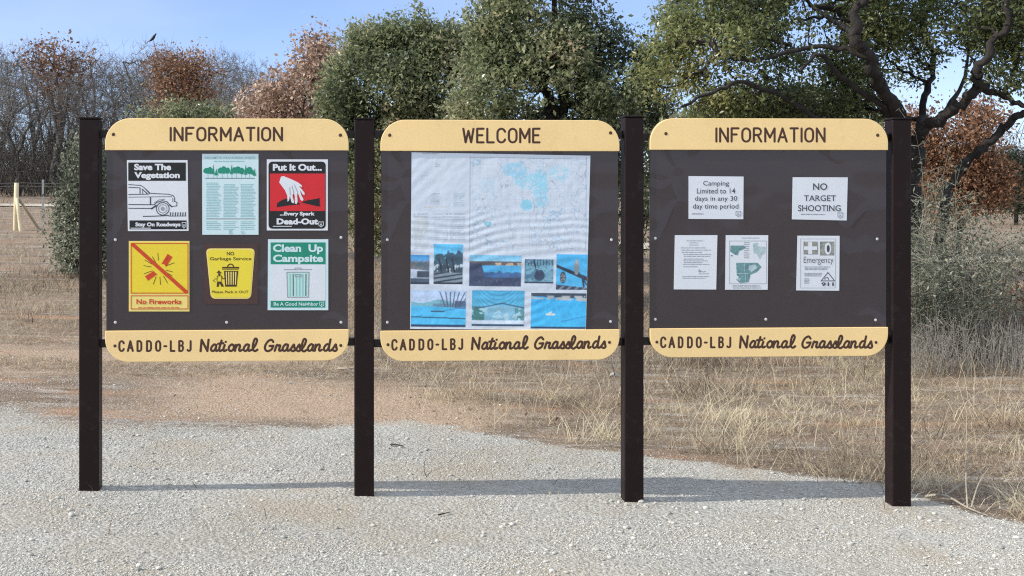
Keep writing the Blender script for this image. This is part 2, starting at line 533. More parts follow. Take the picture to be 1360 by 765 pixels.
# ------------------------------------------------------------------ loose gravel on the lot
def gravel_stuff():
    rng = np.random.default_rng(11)
    n = 190000
    # denser near the eye
    Y = 4.6 + 7.5 * rng.random(n) ** 1.3
    X = (rng.random(n) - .5) * (Y * .92) + .08 * Y
    g, s = masks(X, Y)
    clump = fbm(X, Y, 2.2, 3, 77)
    keep = rng.random(n) < g * (.12 + 1.0 * smoothstep(.36, .62, clump)) * (.45 + .55 * smoothstep(-3.2, -1, X)) + .04 + .55 * smoothstep(.52, .62, fbm(X * .6, Y * 2.0, 1.2, 4, 78)) * smoothstep(.6, -.2, X) * (1 - s)
    X, Y = X[keep], Y[keep]
    n = len(X)
    Z = ground_z(X, Y)
    ico = []
    t = (1 + 5 ** .5) / 2
    iv = np.array([(-1, t, 0), (1, t, 0), (-1, -t, 0), (1, -t, 0), (0, -1, t), (0, 1, t), (0, -1, -t), (0, 1, -t), (t, 0, -1), (t, 0, 1), (-t, 0, -1), (-t, 0, 1)]) / math.hypot(1, t)
    fi = np.array([(0, 11, 5), (0, 5, 1), (0, 1, 7), (0, 7, 10), (0, 10, 11), (1, 5, 9), (5, 11, 4), (11, 10, 2), (10, 7, 6), (7, 1, 8), (3, 9, 4), (3, 4, 2), (3, 2, 6), (3, 6, 8), (3, 8, 9), (4, 9, 5), (2, 4, 11), (6, 2, 10), (8, 6, 7), (9, 8, 1)])
    size = .0024 + .0032 * rng.random(n) ** 2 + .010 * (rng.random(n) > .985) * rng.random(n)
    sc = size[:, None] * (.7 + .7 * rng.random((n, 3)))
    sc[:, 2] *= .55
    V = iv[None] * sc[:, None, :] * (.75 + .5 * rng.random((n, 12, 1)))
    a = rng.random(n) * 6.283
    c, s2 = np.cos(a)[:, None], np.sin(a)[:, None]
    x = V[..., 0] * c - V[..., 1] * s2; y = V[..., 0] * s2 + V[..., 1] * c
    V = np.stack([x + X[:, None], y + Y[:, None], V[..., 2] + Z[:, None] + size[:, None] * .25], -1)
    Fc = fi[None] + (np.arange(n) * 12)[:, None, None]
    tint = np.repeat(rng.random(n), 12)
    me = np_mesh('gravel', V.reshape(-1, 3), Fc.reshape(-1, 3), {'tint': tint})
    m, nt, b = new_mat('limestone_chips')
    at = N(nt, 'Attribute', attribute_name='tint')
    nt.links.new(ramp(nt, at.outputs['Fac'], [(0, (.29, .285, .26)), (.2, (.43, .425, .395)), (.7, (.52, .515, .475)), (.95, (.66, .655, .61)), (1, (.46, .38, .29))]), b.inputs['Base Color'])
    b.inputs['Roughness'].default_value = .95
    b.inputs['Specular IOR Level'].default_value = .15
    o = link_mesh('gravel', me, m)
    tag(o, 'loose pale limestone gravel chips spread over the lot', 'gravel', kind='stuff')
gravel_stuff()

# ------------------------------------------------------------------ sign plane
K = .052
SA = math.atan(K)
Y0 = 6.508
EX = np.array([math.cos(SA), math.sin(SA)])
def sgn(px, py):
    """pixel -> (s along the sign plane, z)"""
    u = (px - CX) / F
    Y = Y0 / (1 - K * u)
    return u * Y / math.cos(SA), H - (py - CY) * Y / F
def s_world(s): return (s * EX[0], Y0 + s * EX[1])

# posts -----------------------------------------------------------------------------------------
def post(pxl, pxr, top, base, label):
    s0, zt = sgn(pxl, top); s1, _ = sgn(pxr, top)
    w = .099
    sc = (s0 + s1) / 2
    x, y = s_world(sc)
    zb = sgn((pxl + pxr) / 2, base)[1]
    zb = min(zb, float(ground_z(x, y)))
    root = empty('sign_post', (x, y, zb), SA, label, 'post', 'square steel sign posts')
    h = zt - zb
    b = MB().box(-w / 2, w / 2, -w / 2, w / 2, -.25, h - .006)
    b.build('tube', M['steel'], root, bevel=.007)
    c = MB().box(-w / 2 - .002, w / 2 + .002, -w / 2 - .002, w / 2 + .002, h - .0055, h + .004)
    c.build('cap', M['steel'], root, bevel=.003)
    return root
post(107, 134, 157, 650, 'dark brown square steel post holding the outer edge of the board with six notices')
post(470, 497, 158, 657, 'dark brown square post between the six-notice board and the WELCOME board')
post(826, 853, 155, 665, 'dark brown square post between the WELCOME board and the board with shooting ban')
post(1179, 1206, 158, 673, 'dark brown square post in front of the grey-green shrub and live oak')

# stroke lettering ---------------------------------------------------------------------------------
def arc(cx, cz, rx, rz, a0, a1, n=9):
    return [(cx + rx * math.cos(math.radians(a)), cz + rz * math.sin(math.radians(a))) for a in np.linspace(a0, a1, n)]
CAPS = {
 'I': (.0, [[(0, 0), (0, 1)]]),
 'N': (.50, [[(0, 0), (0, 1)], [(0, 1), (.5, 0)], [(.5, 0), (.5, 1)]]),
 'F': (.45, [[(0, 0), (0, 1)], [(0, 1), (.45, 1)], [(0, .54), (.33, .54)]]),
 'O': (.50, [arc(.25, .68, .25, .32, 0, 180) + arc(.25, .32, .25, .32, 180, 360) + [(.5, .68)]]),
 'R': (.50, [[(0, 0), (0, 1)], [(0, 1), (.26, 1)] + arc(.26, .75, .2, .25, 90, -90)[1:] + [(0, .5)], [(.24, .5), (.48, 0)]]),
 'M': (.60, [[(0, 0), (0, 1)], [(0, 1), (.3, .3)], [(.3, .3), (.6, 1)], [(.6, 1), (.6, 0)]]),
 'A': (.54, [[(0, 0), (.27, 1)], [(.27, 1), (.54, 0)], [(.1, .33), (.44, .33)]]),
 'T': (.48, [[(0, 1), (.48, 1)], [(.24, 1), (.24, 0)]]),
 'W': (.66, [[(0, 1), (.15, 0)], [(.15, 0), (.33, .85)], [(.33, .85), (.51, 0)], [(.51, 0), (.66, 1)]]),
 'E': (.42, [[(0, 0), (0, 1)], [(0, 1), (.42, 1)], [(0, .52), (.34, .52)], [(0, 0), (.42, 0)]]),
 'L': (.42, [[(0, 1), (0, 0)], [(0, 0), (.42, 0)]]),
 'C': (.50, [arc(.25, .70, .25, .30, 15, 180) + arc(.25, .30, .25, .30, 180, 345)]),
 'D': (.46, [[(0, 0), (0, 1)], [(0, 1), (.2, 1)] + arc(.2, .72, .26, .28, 90, 0)[1:] + arc(.2, .28, .26, .28, 0, -90) + [(0, 0)]]),
 'B': (.46, [[(0, 0), (0, 1)], [(0, 1), (.24, 1)] + arc(.24, .77, .19, .23, 90, -90)[1:] + [(0, .54)], [(.2, .54)] + arc(.24, .27, .22, .27, 90, -90) + [(0, 0)]]),
 'J': (.40, [[(.4, 1), (.4, .25)] + arc(.2, .22, .2, .22, 0, -150)]),
 '-': (.30, [[(0, .48), (.3, .48)]]),
}
def caps_strokes(text, boxes=None, x0=0, x1=1, gap=.24):
    """strokes for TEXT fitted between x0 and x1; z runs 0..1"""
    out = []
    if boxes is None:
        tot = sum(CAPS[c][0] for c in text) + gap * (len(text) - 1)
        k = (x1 - x0) / tot
        x = x0
        for c in text:
            w, st = CAPS[c]
            out += [[(x + p[0] * k, p[1]) for p in s] for s in st]
            x += (w + gap) * k
    else:
        for c, (a, b) in zip(text, boxes):
            w, st = CAPS[c]
            k = (b - a) / w if w else 0
            out += [[((a + p[0] * k) if w else (a + b) / 2, p[1]) for p in s] for s in st]
    return out

def stroke_mesh(strokes, r, flat=.14):
    """strokes in local (x,z) metres -> flattened round-ended ribs lying on y=0 (front is -y)"""
    polys = []
    for st in strokes:
        P = np.array([(p[0], 0, p[1]) for p in st], float)
        t0 = (P[0] - P[1]) / (np.linalg.norm(P[0] - P[1]) + 1e-9); t1 = (P[-1] - P[-2]) / (np.linalg.norm(P[-1] - P[-2]) + 1e-9)
        P = np.vstack([P[0] + t0 * r * .92, P[0] + t0 * r * .6, P, P[-1] + t1 * r * .6, P[-1] + t1 * r * .92])
        R = np.concatenate([[r * .05, r * .75], np.full(len(st), r), [r * .75, r * .05]])
        polys.append((P, R))
    V, Fc, _ = tubes(polys, 10)
    V[:, 1] *= flat
    return V, Fc

def ch(seq, dx=0, dy=0): return [(x + dx, y + dy) for x, y in seq]
a_bowl = [(190, 106), (170, 101), (149, 122), (143, 146), (156, 158), (176, 147), (190, 114)]
a_tail = [(190, 104), (184, 144), (192, 158), (206, 149)]
n_1 = [(361, 103), (352, 158)]
n_2 = [(355, 138), (371, 110), (389, 102), (396, 115), (389, 147), (397, 158), (412, 149)]
l_ = [(498, 150), (528, 112), (545, 68), (536, 50), (521, 62), (508, 115), (512, 148), (528, 159), (550, 146)]
s__ = [(830, 154), (852, 124), (867, 101), (871, 124), (876, 147), (862, 160), (842, 153)]
SCRIPT = [[(52, 160), (61, 60)], [(61, 60), (112, 158)], [(111, 158), (122, 58)],
          a_bowl, a_tail, [(236, 66), (222, 110), (214, 145), (222, 158), (240, 149)], [(206, 94), (252, 90)],
          [(263, 105), (252, 140), (258, 158), (278, 149)], [(271, 79), (273, 77)],
          [(322, 101), (302, 119), (298, 145), (312, 158), (334, 148), (343, 122), (333, 103), (322, 101)], [(338, 108), (352, 112)],
          n_1, n_2, ch(a_bowl, 285), ch(a_tail, 285), l_,
          [(688, 80), (671, 61), (640, 75), (616, 115), (618, 147), (640, 160), (671, 145), (687, 113)], [(689, 113), (654, 115)],
          [(699, 158), (719, 105), (729, 112), (748, 109), (738, 145), (746, 158), (764, 149)],
          ch(a_bowl, 626), ch(a_tail, 626), s__, [(876, 150), (884, 149)], ch(s__, 48), ch(l_, 428, 4), ch(a_bowl, 846), ch(a_tail, 846),
          ch(n_1, 698), ch(n_2, 698), ch(a_bowl, 986), [(1188, 58), (1177, 110), (1172, 145), (1180, 158), (1198, 150)], ch(s__, 366)]
CADDO = [(120, 190), (212, 287), (317, 380), (420, 485), (518, 585), (607, 652), (678, 740), (770, 833), (857, 915)]

def ell_ring(cx, cz, r, n=14): return [(cx + r * math.cos(i * 6.2832 / n), cz + r * math.sin(i * 6.2832 / n)) for i in range(n)]

def bolt(parent, x, z, y, r, mat, name='bolt'):
    mb = MB()
    n = 10
    rings = [(r, .001), (r, -.0004), (r * .75, -.0014), (r * .3, -.002)]
    vs = [(x + q * math.cos(i * 6.2832 / n), y + d, z + q * math.sin(i * 6.2832 / n)) for q, d in rings for i in range(n)]
    fs = [(k * n + i, k * n + (i + 1) % n, (k + 1) * n + (i + 1) % n, (k + 1) * n + i) for k in range(3) for i in range(n)]
    fs.append(tuple(3 * n + i for i in range(n)))
    mb.add(vs, fs)
    return mb.build(name, mat, parent, smooth=True)

def board(quad, hdr_y, ftr_y, title, tbox, foot, bolts, hbolts, rails, label, mirror=0):
    """quad = (left, right, top, bottom) px; hdr_y = lower edge of header, ftr_y = upper edge of the footer"""
    L, R, T, B = quad
    sL, zT = sgn(L, T); sR, _ = sgn(R, T)
    sc = (sL + sR) / 2
    pc = (L + R) / 2
    x, y = s_world(sc)
    zB = sgn(pc, B)[1]
    root = empty('sign_board', (x, y, zB), SA, label, 'sign board', 'three framed boards of the entrance sign')
    def q(px, py):
        s, z = sgn(px, py)
        return s - sc, z - zB
    fy = -.052                                      # front of the bands in front of the post axis
    w = (sR - sL) / 2
    zt = q(pc, T)[1]; zh = q(pc, hdr_y)[1]; zf = q(pc, ftr_y)[1]
    # panel
    MB().box(-w + .004, w - .004, fy + .014, fy + .032, zf - .03, zh + .03).build('panel', M['panel'], root, bevel=.0015)
    def band(z0, z1, top):
        r = .125 if top else .115
        if top:
            pts = [(-w, z0), (w, z0), (w, z1 - r)] + [(w - r + r * math.cos(a), z1 - r + r * math.sin(a)) for a in np.linspace(0, math.pi / 2, 12)][1:] \
                + [(-w + r - r * math.sin(a), z1 - r + r * math.cos(a)) for a in np.linspace(0, math.pi / 2, 12)]
        else:
            pts = [(-w, z1)] + [(-w + r - r * math.cos(a), z0 + r - r * math.sin(a)) for a in np.linspace(0, math.pi / 2, 12)] \
                + [(w - r + r * math.sin(a), z0 + r - r * math.cos(a)) for a in np.linspace(0, math.pi / 2, 12)] + [(w, z1)]
        return MB().prism(pts, fy, fy + .038)
    hd = band(zh, zt, True).build('header_band', M['cream'], root, bevel=.003)
    ft = band(0, zf, False).build('footer_band', M['cream'], root, bevel=.003)
    # title
    X0, Y0_, X1, Y1_ = tbox
    strokes = caps_strokes(title, None, X0, X1)
    st = [[q(px, Y1_ + (Y0_ - Y1_) * pz) for px, pz in s] for s in strokes]
    V, Fc = stroke_mesh(st, .0058)
    V[:, 1] += fy
    link_mesh('lettering', np_mesh('lettering', V, Fc, None, True), M['letter'], hd)
    # footer text
    dl, dr, cyl, cyr = foot
    k = (dr - dl) / (452.5 - 155.0)
    def fx(p): return dl + (p - 155.0) * k
    def fyy(px_, p): return p - 457.4 + cyl + (cyr - cyl) * (px_ - dl) / (dr - dl)
    st = []
    for s in caps_strokes('CADDO-LBJ', [(145 + a / 8.242 + 1.3, 145 + b / 8.242 - 1.3) for a, b in CADDO]):
        st.append([q(fx(px), fyy(fx(px), 464.2 - 13.0 * pz)) for px, pz in s])
    sc2 = []
    for s in SCRIPT:
        P = catmull(s, 5) if len(s) > 2 else np.array(s, float)
        P = [(260 + v / 6.634, 440.6 + yy / 6.634) for v, yy in P]
        sc2.append([q(fx(a), fyy(fx(a), b_)) for a, b_ in P])
    V1, F1 = stroke_mesh(st, .0054)
    V2, F2 = stroke_mesh(sc2, .0060)
    V = np.vstack([V1, V2]); Fc = np.vstack([F1, F2 + len(V1)])
    V[:, 1] += fy
    link_mesh('lettering', np_mesh('lettering', V, Fc, None, True), M['letter'], ft)
    for (a, b_) in ((dl, cyl), (dr, cyr)):
        bx, bz = q(a, b_)
        bolt(ft, bx, bz, fy, .008, M['letter'], 'bolt')
    for a, b_ in hbolts:
        bx, bz = q(a, b_); bolt(hd, bx, bz, fy, .009, M['bolt_brown'])
    for a, b_ in bolts:
        bx, bz = q(a, b_); bolt(root, bx, bz, fy + .014, .0075, M['bolt'])
    # bars joining the board to its two posts
    for (a0, a1, py) in rails:
        x0, z = q(a0, py); x1, _ = q(a1, py)
        MB().box(x0, x1, fy + .0385, fy + .075, z - .019, z + .019).build('rail', M['rail'], root, bevel=.002)
    return dict(root=root, fy=fy + .014)

B1 = board((142, 463, 158, 478), 200, 437, 'INFORMATION', (228.5, 170.3, 375, 187), (155, 452.5, 457.6, 457), [(155, 318), (155, 427), (302, 427), (453, 427), (453, 315)],
           [(153, 179), (452, 180)], [(133.2, 470.6, 178), (133.2, 470.6, 456)], 'cream and brown INFORMATION board carrying six coloured notices')
B2 = board((505, 820, 160, 477), 201, 437, 'WELCOME', (614, 171.5, 714.5, 189.5), (514.7, 806.5, 456, 453), [(514, 318), (514, 427), (810, 318), (809, 426)],
           [(517, 180), (808, 177)], [(496.8, 826.2, 178), (496.8, 826.2, 456)], 'cream and brown WELCOME board with one large map poster')
B3 = board((860, 1174, 158, 472), 199.5, 434, 'INFORMATION', (947.5, 171, 1090, 188.5), (869, 1157.8, 452.6, 453), [(868, 316), (868, 423), (1014, 423), (1161, 317), (1159, 424)],
           [(881, 178), (1160, 180)], [(852.8, 1179.2, 182), (852.8, 1179.2, 453)], 'cream and brown INFORMATION board with five plain white sheets')

# notices -------------------------------------------------------------------------------------------
def text_geo(body, bold=0.0, spacing=1.0, align='CENTER'):
    cu = bpy.data.curves.new('t', 'FONT')
    cu.body = body
    cu.align_x = align
    cu.offset = bold
    cu.space_character = spacing
    cu.resolution_u = 3
    o = bpy.data.objects.new('t', cu)
    COL.objects.link(o)
    dg = bpy.context.evaluated_depsgraph_get()
    me = bpy.data.meshes.new_from_object(o.evaluated_get(dg))
    vs = [(v.co.x, v.co.y) for v in me.vertices]
    fs = [tuple(p.vertices) for p in me.polygons]
    bpy.data.objects.remove(o); bpy.data.curves.remove(cu); bpy.data.meshes.remove(me)
    return np.array(vs), fs

class Notice:
    def __init__(s, name, label, board_, ox, oy, sx, sy, quad, mat, cat='notice', outline=None):
        s.ox, s.oy, s.sx, s.sy = ox, oy, sx, sy
        cxp = ox + sum(p[0] for p in quad) / 4 / sx; byp = oy + max(p[1] for p in quad) / sy
        s.sc, s.zb = sgn(cxp, byp)
        fy = board_['fy']
        x, y = s_world(s.sc)
        x += -fy * math.sin(SA) ; y += fy * math.cos(SA)
        s.root = empty(name, (x, y, s.zb), SA, label, cat)
        s.parts = {}
        pts = [s.q(*p) for p in (outline or quad)]
        s.poly_local('sheet', mat, pts, 0, back=True)
        s.order = ['sheet']
    def q(s, v, w):
        a, z = sgn(s.ox + v / s.sx, s.oy + w / s.sy)
        return a - s.sc, z - s.zb
    def mb(s, part, mat):
        k = (part, mat.name)
        if k not in s.parts: s.parts[k] = (MB(), mat)
        return s.parts[k][0]
    def y(s, lev): return -.0022 - .0006 * lev
    def poly_local(s, part, mat, pts, lev, back=False):
        area = sum(pts[i][0] * pts[(i + 1) % len(pts)][1] - pts[(i + 1) % len(pts)][0] * pts[i][1] for i in range(len(pts)))
        if area < 0: pts = pts[::-1]
        if back: s.mb(part, mat).prism(pts, s.y(lev), -.0006)
        else: s.mb(part, mat).prism(pts, s.y(lev), s.y(lev) + .0004)
    def poly(s, part, mat, pts, lev=1): s.poly_local(part, mat, [s.q(*p) for p in pts], lev)
    def rect(s, part, mat, x0, y0, x1, y1, lev=1): s.poly(part, mat, [(x0, y1), (x1, y1), (x1, y0), (x0, y0)], lev)
    def rrect(s, part, mat, x0, y0, x1, y1, r, lev=1):
        pts = []
        for cx, cy, a0 in ((x1 - r, y1 - r, 0), (x0 + r, y1 - r, 90), (x0 + r, y0 + r, 180), (x1 - r, y0 + r, 270)):
            pts += arc(cx, cy, r, r, a0, a0 + 90, 5)
        s.poly(part, mat, pts, lev)
    def line(s, part, mat, pts, w, lev=1):
        """polyline as separate bars, each a hair deeper than the last so none share a plane"""
        for i in range(len(pts) - 1):
            (x0, y0), (x1, y1) = pts[i], pts[i + 1]
            dx, dy = x1 - x0, y1 - y0
            L = math.hypot(dx, dy) or 1
            nx_, ny_ = -dy / L * w / 2, dx / L * w / 2
            ex, ey = dx / L * w * .3, dy / L * w * .3
            s.poly_local(part, mat, [s.q(*p) for p in ((x0 - ex + nx_, y0 - ey + ny_), (x1 + ex + nx_, y1 + ey + ny_), (x1 + ex - nx_, y1 + ey - ny_), (x0 - ex - nx_, y0 - ey - ny_))], lev + .04 * (i % 9))
    def frame(s, part, mat, x0, y0, x1, y1, w, lev=1):
        s.rect(part, mat, x0, y0, x1, y0 + w, lev); s.rect(part, mat, x0, y1 - w, x1, y1, lev)
        s.rect(part, mat, x0, y0 + w, x0 + w, y1 - w, lev); s.rect(part, mat, x1 - w, y0 + w, x1, y1 - w, lev)
    def text(s, part, mat, body, x0, y0, x1, y1, bold=0.0, lev=2, spacing=1.0):
        vs, fs = text_geo(body, bold, spacing)
        lo, hi = vs.min(0), vs.max(0)
        out = []
        for a, b in vs:
            px = x0 + (a - lo[0]) / (hi[0] - lo[0]) * (x1 - x0); py = y1 - (b - lo[1]) / (hi[1] - lo[1]) * (y1 - y0)
            lx, lz = s.q(px, py)
            out.append((lx, s.y(lev), lz))
        s.mb(part, mat).add(out, fs)
    def lines(s, part, mat, x0, x1, y0, y1, n, h, seed=0, lev=1, ragged=.25):
        """rows of type too small to read"""
        r = random.Random(seed)
        for i in range(n):
            yy = y0 + (y1 - y0) * (i / max(1, n - 1))
            x = x0 + (r.random() * .04 * (x1 - x0))
            end = x1 - r.random() * ragged * (x1 - x0)
            while x < end:
                wl = (x1 - x0) * (.05 + .12 * r.random())
                s.rect(part, mat, x, yy - h / 2 * (.7 + .5 * r.random()), min(x + wl, end), yy + h / 2, lev)
                x += wl + (x1 - x0) * .022
    def shield(s, part, mat, x0, y0, x1, y1, lev=2):
        w = (x1 - x0) * .13
        mx = (x0 + x1) / 2
        s.line(part, mat, [(x0, y0), (mx, y0 + w * .5), (x1, y0), (x1, (y0 + 2 * y1) / 3), (mx, y1), (x0, (y0 + 2 * y1) / 3), (x0, y0)], w, lev)
        s.rect(part, mat, mx - w, y0 + (y1 - y0) * .35, mx + w, y0 + (y1 - y0) * .72, lev + .6)
    def done(s):
        for (part, _), (mb, mat) in s.parts.items():
            mb.build(part, mat, s.root)

# 1: save the vegetation
n = Notice('notice', 'black and white notice with a car, headed Save The Vegetation', B1, 165, 205, 7.29, 7.29, [(48, 740), (632, 738), (622, 57), (38, 57)], M['white'])
n.rect('header_block', M['black'], 52, 80, 606, 256)
n.text('header_text', M['white'], 'Save The', 108, 92, 465, 155, .045)
n.text('header_text', M['white'], 'Vegetation', 110, 172, 548, 248, .045)
n.rect('footer_block', M['black'], 64, 637, 613, 722)
n.text('footer_text', M['white'], 'Stay On Roadways', 120, 656, 555, 706, .045)
n.shield('footer_text', M['white'], 570, 655, 606, 712)
n.rect('footer_text', M['white'], 75, 708, 270, 715, 2)
I = M['ink']
def ln(pts, w=7): n.line('car_drawing', I, pts, w, 1)
ln([(55, 292), (170, 300), (200, 318), (262, 375), (330, 380), (440, 385), (485, 398), (498, 425), (495, 455), (520, 462), (518, 498), (470, 502)])
ln([(55, 318), (165, 324)]); ln([(165, 324), (165, 382)], 9); ln([(185, 335), (235, 380)], 9); ln([(200, 318), (250, 372)], 6)
ln([(190, 345), (190, 380)], 5); ln([(210, 360), (230, 380)], 5)
ln([(55, 388), (245, 384), (262, 375)]); ln([(55, 413), (470, 408)], 5); ln([(265, 418), (265, 478)], 12); ln([(55, 484), (300, 486), (330, 462), (380, 448), (425, 458), (452, 490)], 8)
ln([(55, 520), (285, 522)], 8); ln([(275, 525), (320, 495)], 16); ln([(450, 488), (470, 505)], 14); ln([(300, 470), (345, 440), (400, 436)], 5)
ln([(480, 420), (478, 460)], 5)
ring = [(383 + 62 * math.cos(a), 525 + 60 * math.sin(a)) for a in np.linspace(0, 6.2832, 25)]; ln(ring, 8)
ring = [(383 + 42 * math.cos(a), 525 + 40 * math.sin(a)) for a in np.linspace(0, 6.2832, 19)]; n.line('car_drawing', I, ring, 4, 1.4)
n.poly('car_drawing', M['greyink'], [(383 + 20 * math.cos(a), 525 + 20 * math.sin(a)) for a in np.linspace(0, 6.2, 12)], 1.7)
ln([(195, 598), (300, 596), (440, 590)], 9)
for i in range(7): ln([(455 + i * 24, 596), (458 + i * 24, 562)], 10)
ln([(440, 596), (605, 594)], 5)
n.done()

# 2: welcome sheet
n = Notice('notice', 'pale cyan text sheet with a row of green trees', B1, 265, 200, 6.647, 6.647, [(32, 740), (525, 740), (525, 30), (30, 30)], M['cyanpaper'])
n.text('heading', M['tealink'], 'WELCOME TO YOUR NATIONAL FORESTS', 50, 55, 498, 75, .01)
n.lines('heading', M['tealink'], 130, 440, 95, 95, 1, 9, 3)
rnd = random.Random(5)
for i, (x, w_, top, bot, kind) in enumerate([(72, 30, 150, 205, 0), (100, 24, 146, 210, 0), (128, 14, 120, 208, 1), (155, 18, 158, 218, 1), (190, 24, 150, 206, 0), (222, 30, 140, 204, 0), (256, 22, 150, 208, 0), (289, 15, 122, 208, 1),
        (318, 26, 146, 202, 0), (346, 28, 140, 206, 0), (378, 22, 152, 212, 0), (412, 15, 124, 212, 1), (444, 30, 144, 208, 0), (470, 16, 168, 218, 0), (490, 14, 156, 222, 1)]):
    if kind: pts = [(x - w_, bot), (x - w_ * .4, (top + bot) / 2), (x, top), (x + w_ * .4, (top + bot) / 2), (x + w_, bot)]
    else: pts = [(x + w_ * (.85 + .3 * rnd.random()) * math.cos(a), (top + bot) / 2 + (bot - top) / 2 * (.8 + .3 * rnd.random()) * math.sin(a)) for a in np.linspace(0, 5.9, 11)]
    n.poly('tree_row', M['green'], pts, 1 + .05 * i)
for x in (80, 130, 158, 205, 250, 290, 330, 375, 410, 445): n.line('tree_row', M['tealink'], [(x, 200), (x + 2, 244)], 6, .5)
n.line('tree_row', M['ink'], [(60, 244), (490, 244)], 5, 1)
for cx0, cx1, sd in ((65, 197, 1), (215, 350, 2), (365, 500, 3)):
    n.lines('small_print', M['tealink'], cx0, cx1, 285 + 14 * (sd > 1), 580, 22, 6.5, sd)
    n.lines('small_print', M['tealink'], cx0, cx1, 625, 690, 5, 7, sd + 7)
n.rect('small_print', M['ink'], 65, 598, 495, 603, 1)
n.lines('small_print', M['tealink'], 265, 300, 700, 730, 4, 6, 9); n.shield('small_print', M['tealink'], 372, 708, 396, 732)
n.done()

# 3: put it out
n = Notice('notice', 'red and black notice with a white hand, headed Put It Out', B1, 300, 145, 4.37, 4.37, [(240, 702), (592, 702), (592, 292), (240, 292)], M['white'])
n.rrect('black_field', M['black'], 250, 305, 580, 692, 22)
n.rect('red_field', M['red'], 258, 374, 576, 590, 2)
n.text('lettering', M['white'], 'Put It Out...', 275, 318, 558, 358, .045, 3)
n.text('lettering', M['white'], '...Every Spark', 315, 594, 517, 622, .045, 3)
n.text('lettering', M['white'], 'Dead-Out', 297, 632, 536, 668, .05, 3)
n.shield('lettering', M['white'], 540, 652, 566, 682, 3); n.rect('lettering', M['white'], 275, 676, 385, 680, 3)
n.poly('log_drawing', M['black'], [(298, 568), (300, 545), (330, 525), (365, 515), (395, 535), (430, 545), (428, 552), (360, 558)], 3)
n.poly('log_drawing', M['black'], [(440, 540), (475, 528), (520, 520), (545, 515), (546, 565), (520, 560), (470, 548)], 3)
n.poly('hand_drawing', M['white'], [(312, 425), (322, 392), (335, 388), (385, 408), (420, 425), (440, 440), (445, 452), (425, 446), (440, 462), (458, 485), (458, 498), (448, 495), (430, 468), (440, 500), (452, 522), (446, 532), (436, 528), (418, 482),
        (415, 500), (418, 535), (412, 550), (402, 546), (402, 505), (396, 485), (388, 500), (398, 540), (392, 546), (382, 538), (374, 500), (368, 530), (360, 536), (358, 500), (345, 470)], 4)
for a, b in (((400, 440), (418, 482)), ((385, 445), (396, 485)), ((372, 455), (376, 498))): n.line('hand_drawing', M['greyink'], [a, b], 4, 4.6)
n.done()

# 4: no fireworks
n = Notice('notice', 'yellow and red No Fireworks notice with a diagonal bar', B1, 130, 305, 4.25, 4.25, [(182, 457), (522, 457), (522, 62), (182, 62)], M['yellowpale'])
n.rect('yellow_field', M['yellow'], 190, 70, 515, 358); n.rect('yellow_field', M['yellowpale'], 190, 364, 515, 448)
n.frame('red_border', M['redink'], 193, 73, 516, 356, 4.5, 2); n.frame('red_border', M['redink'], 193, 367, 516, 445, 4.5, 2)
n.poly('firecracker', M['redink'], [(400, 133), (427, 152), (392, 207), (378, 190), (364, 192)], 2)
n.poly('firecracker', M['redink'], [(272, 260), (322, 230), (330, 240), (342, 248), (290, 285)], 2)
for a0, r0, r1 in ((20, 40, 90), (-15, 40, 78), (50, 55, 80), (95, 45, 85), (120, 40, 75), (150, 45, 92), (170, 45, 88), (200, 40, 90), (250, 50, 95), (275, 48, 92), (300, 50, 95), (330, 40, 85)):
    c_, s_a = math.cos(math.radians(a0)), -math.sin(math.radians(a0))
    n.line('burst_lines', M['brownink'], [(352 + r0 * c_, 215 + r0 * s_a), (352 + r1 * c_, 215 + r1 * s_a)], 3.2, 2)
n.line('diagonal_bar', M['redink'], [(205, 82), (504, 348)], 20, 3)
n.text('lettering', M['redink'], 'No Fireworks', 225, 388, 478, 417, .03, 3)
n.lines('lettering', M['redink'], 232, 470, 434, 434, 1, 3, 4, 3)
n.done()

# 5: no garbage service
brown_q = [(15, 742), (672, 742), (672, 12), (15, 12)]
n = Notice('notice', 'yellow trapezoid No Garbage Service sign on red-brown backing', B1, 270, 322, 9.213, 9.213, brown_q, M['backing'])
def rpoly(pts, r):
    out = []
    k = len(pts)
    for i in range(k):
        p, a, b = np.array(pts[i], float), np.array(pts[i - 1], float), np.array(pts[(i + 1) % k], float)
        d0 = (a - p) / np.linalg.norm(a - p); d1 = (b - p) / np.linalg.norm(b - p)
        s0, s1 = p + d0 * r, p + d1 * r
        for t in np.linspace(0, 1, 6): out.append(tuple((1 - t) ** 2 * s0 + 2 * t * (1 - t) * p + t * t * s1))
    return out
n.poly('pale_edge', M['yellowpale'], rpoly([(103, 680), (590, 680), (638, 68), (42, 68)], 60), 1)
n.poly('yellow_field', M['yellow2'], rpoly([(116, 664), (577, 664), (622, 84), (60, 84)], 52), 2)
BI = M['brownink']
n.text('lettering', BI, 'NO', 295, 108, 385, 152, .02, 3)
n.text('lettering', BI, 'Garbage Service', 90, 172, 595, 224, .012, 3)
n.text('lettering', BI, 'Please Pack it OUT', 115, 580, 560, 612, .012, 3)
n.rect('can_drawing', BI, 240, 292, 445, 312, 3); n.line('can_drawing', BI, arc(342, 292, 36, 34, 180, 360, 9), 13, 3.2); n.rect('can_drawing', BI, 240, 322, 440, 329, 3)
n.poly('can_drawing', BI, [(262, 342), (436, 342), (416, 532), (276, 532)], 3)
for i in range(5):
    x0 = 283 + i * 29
    n.poly('can_drawing', M['yellowpale'], [(x0, 352), (x0 + 15, 352), (x0 + 13 - (x0 - 343) * .09, 508), (x0 + 2 - (x0 - 343) * .09, 508)], 4)
n.poly('figure_drawing', BI, [(168, 366), (185, 352), (200, 332), (215, 350), (240, 366)], 3)
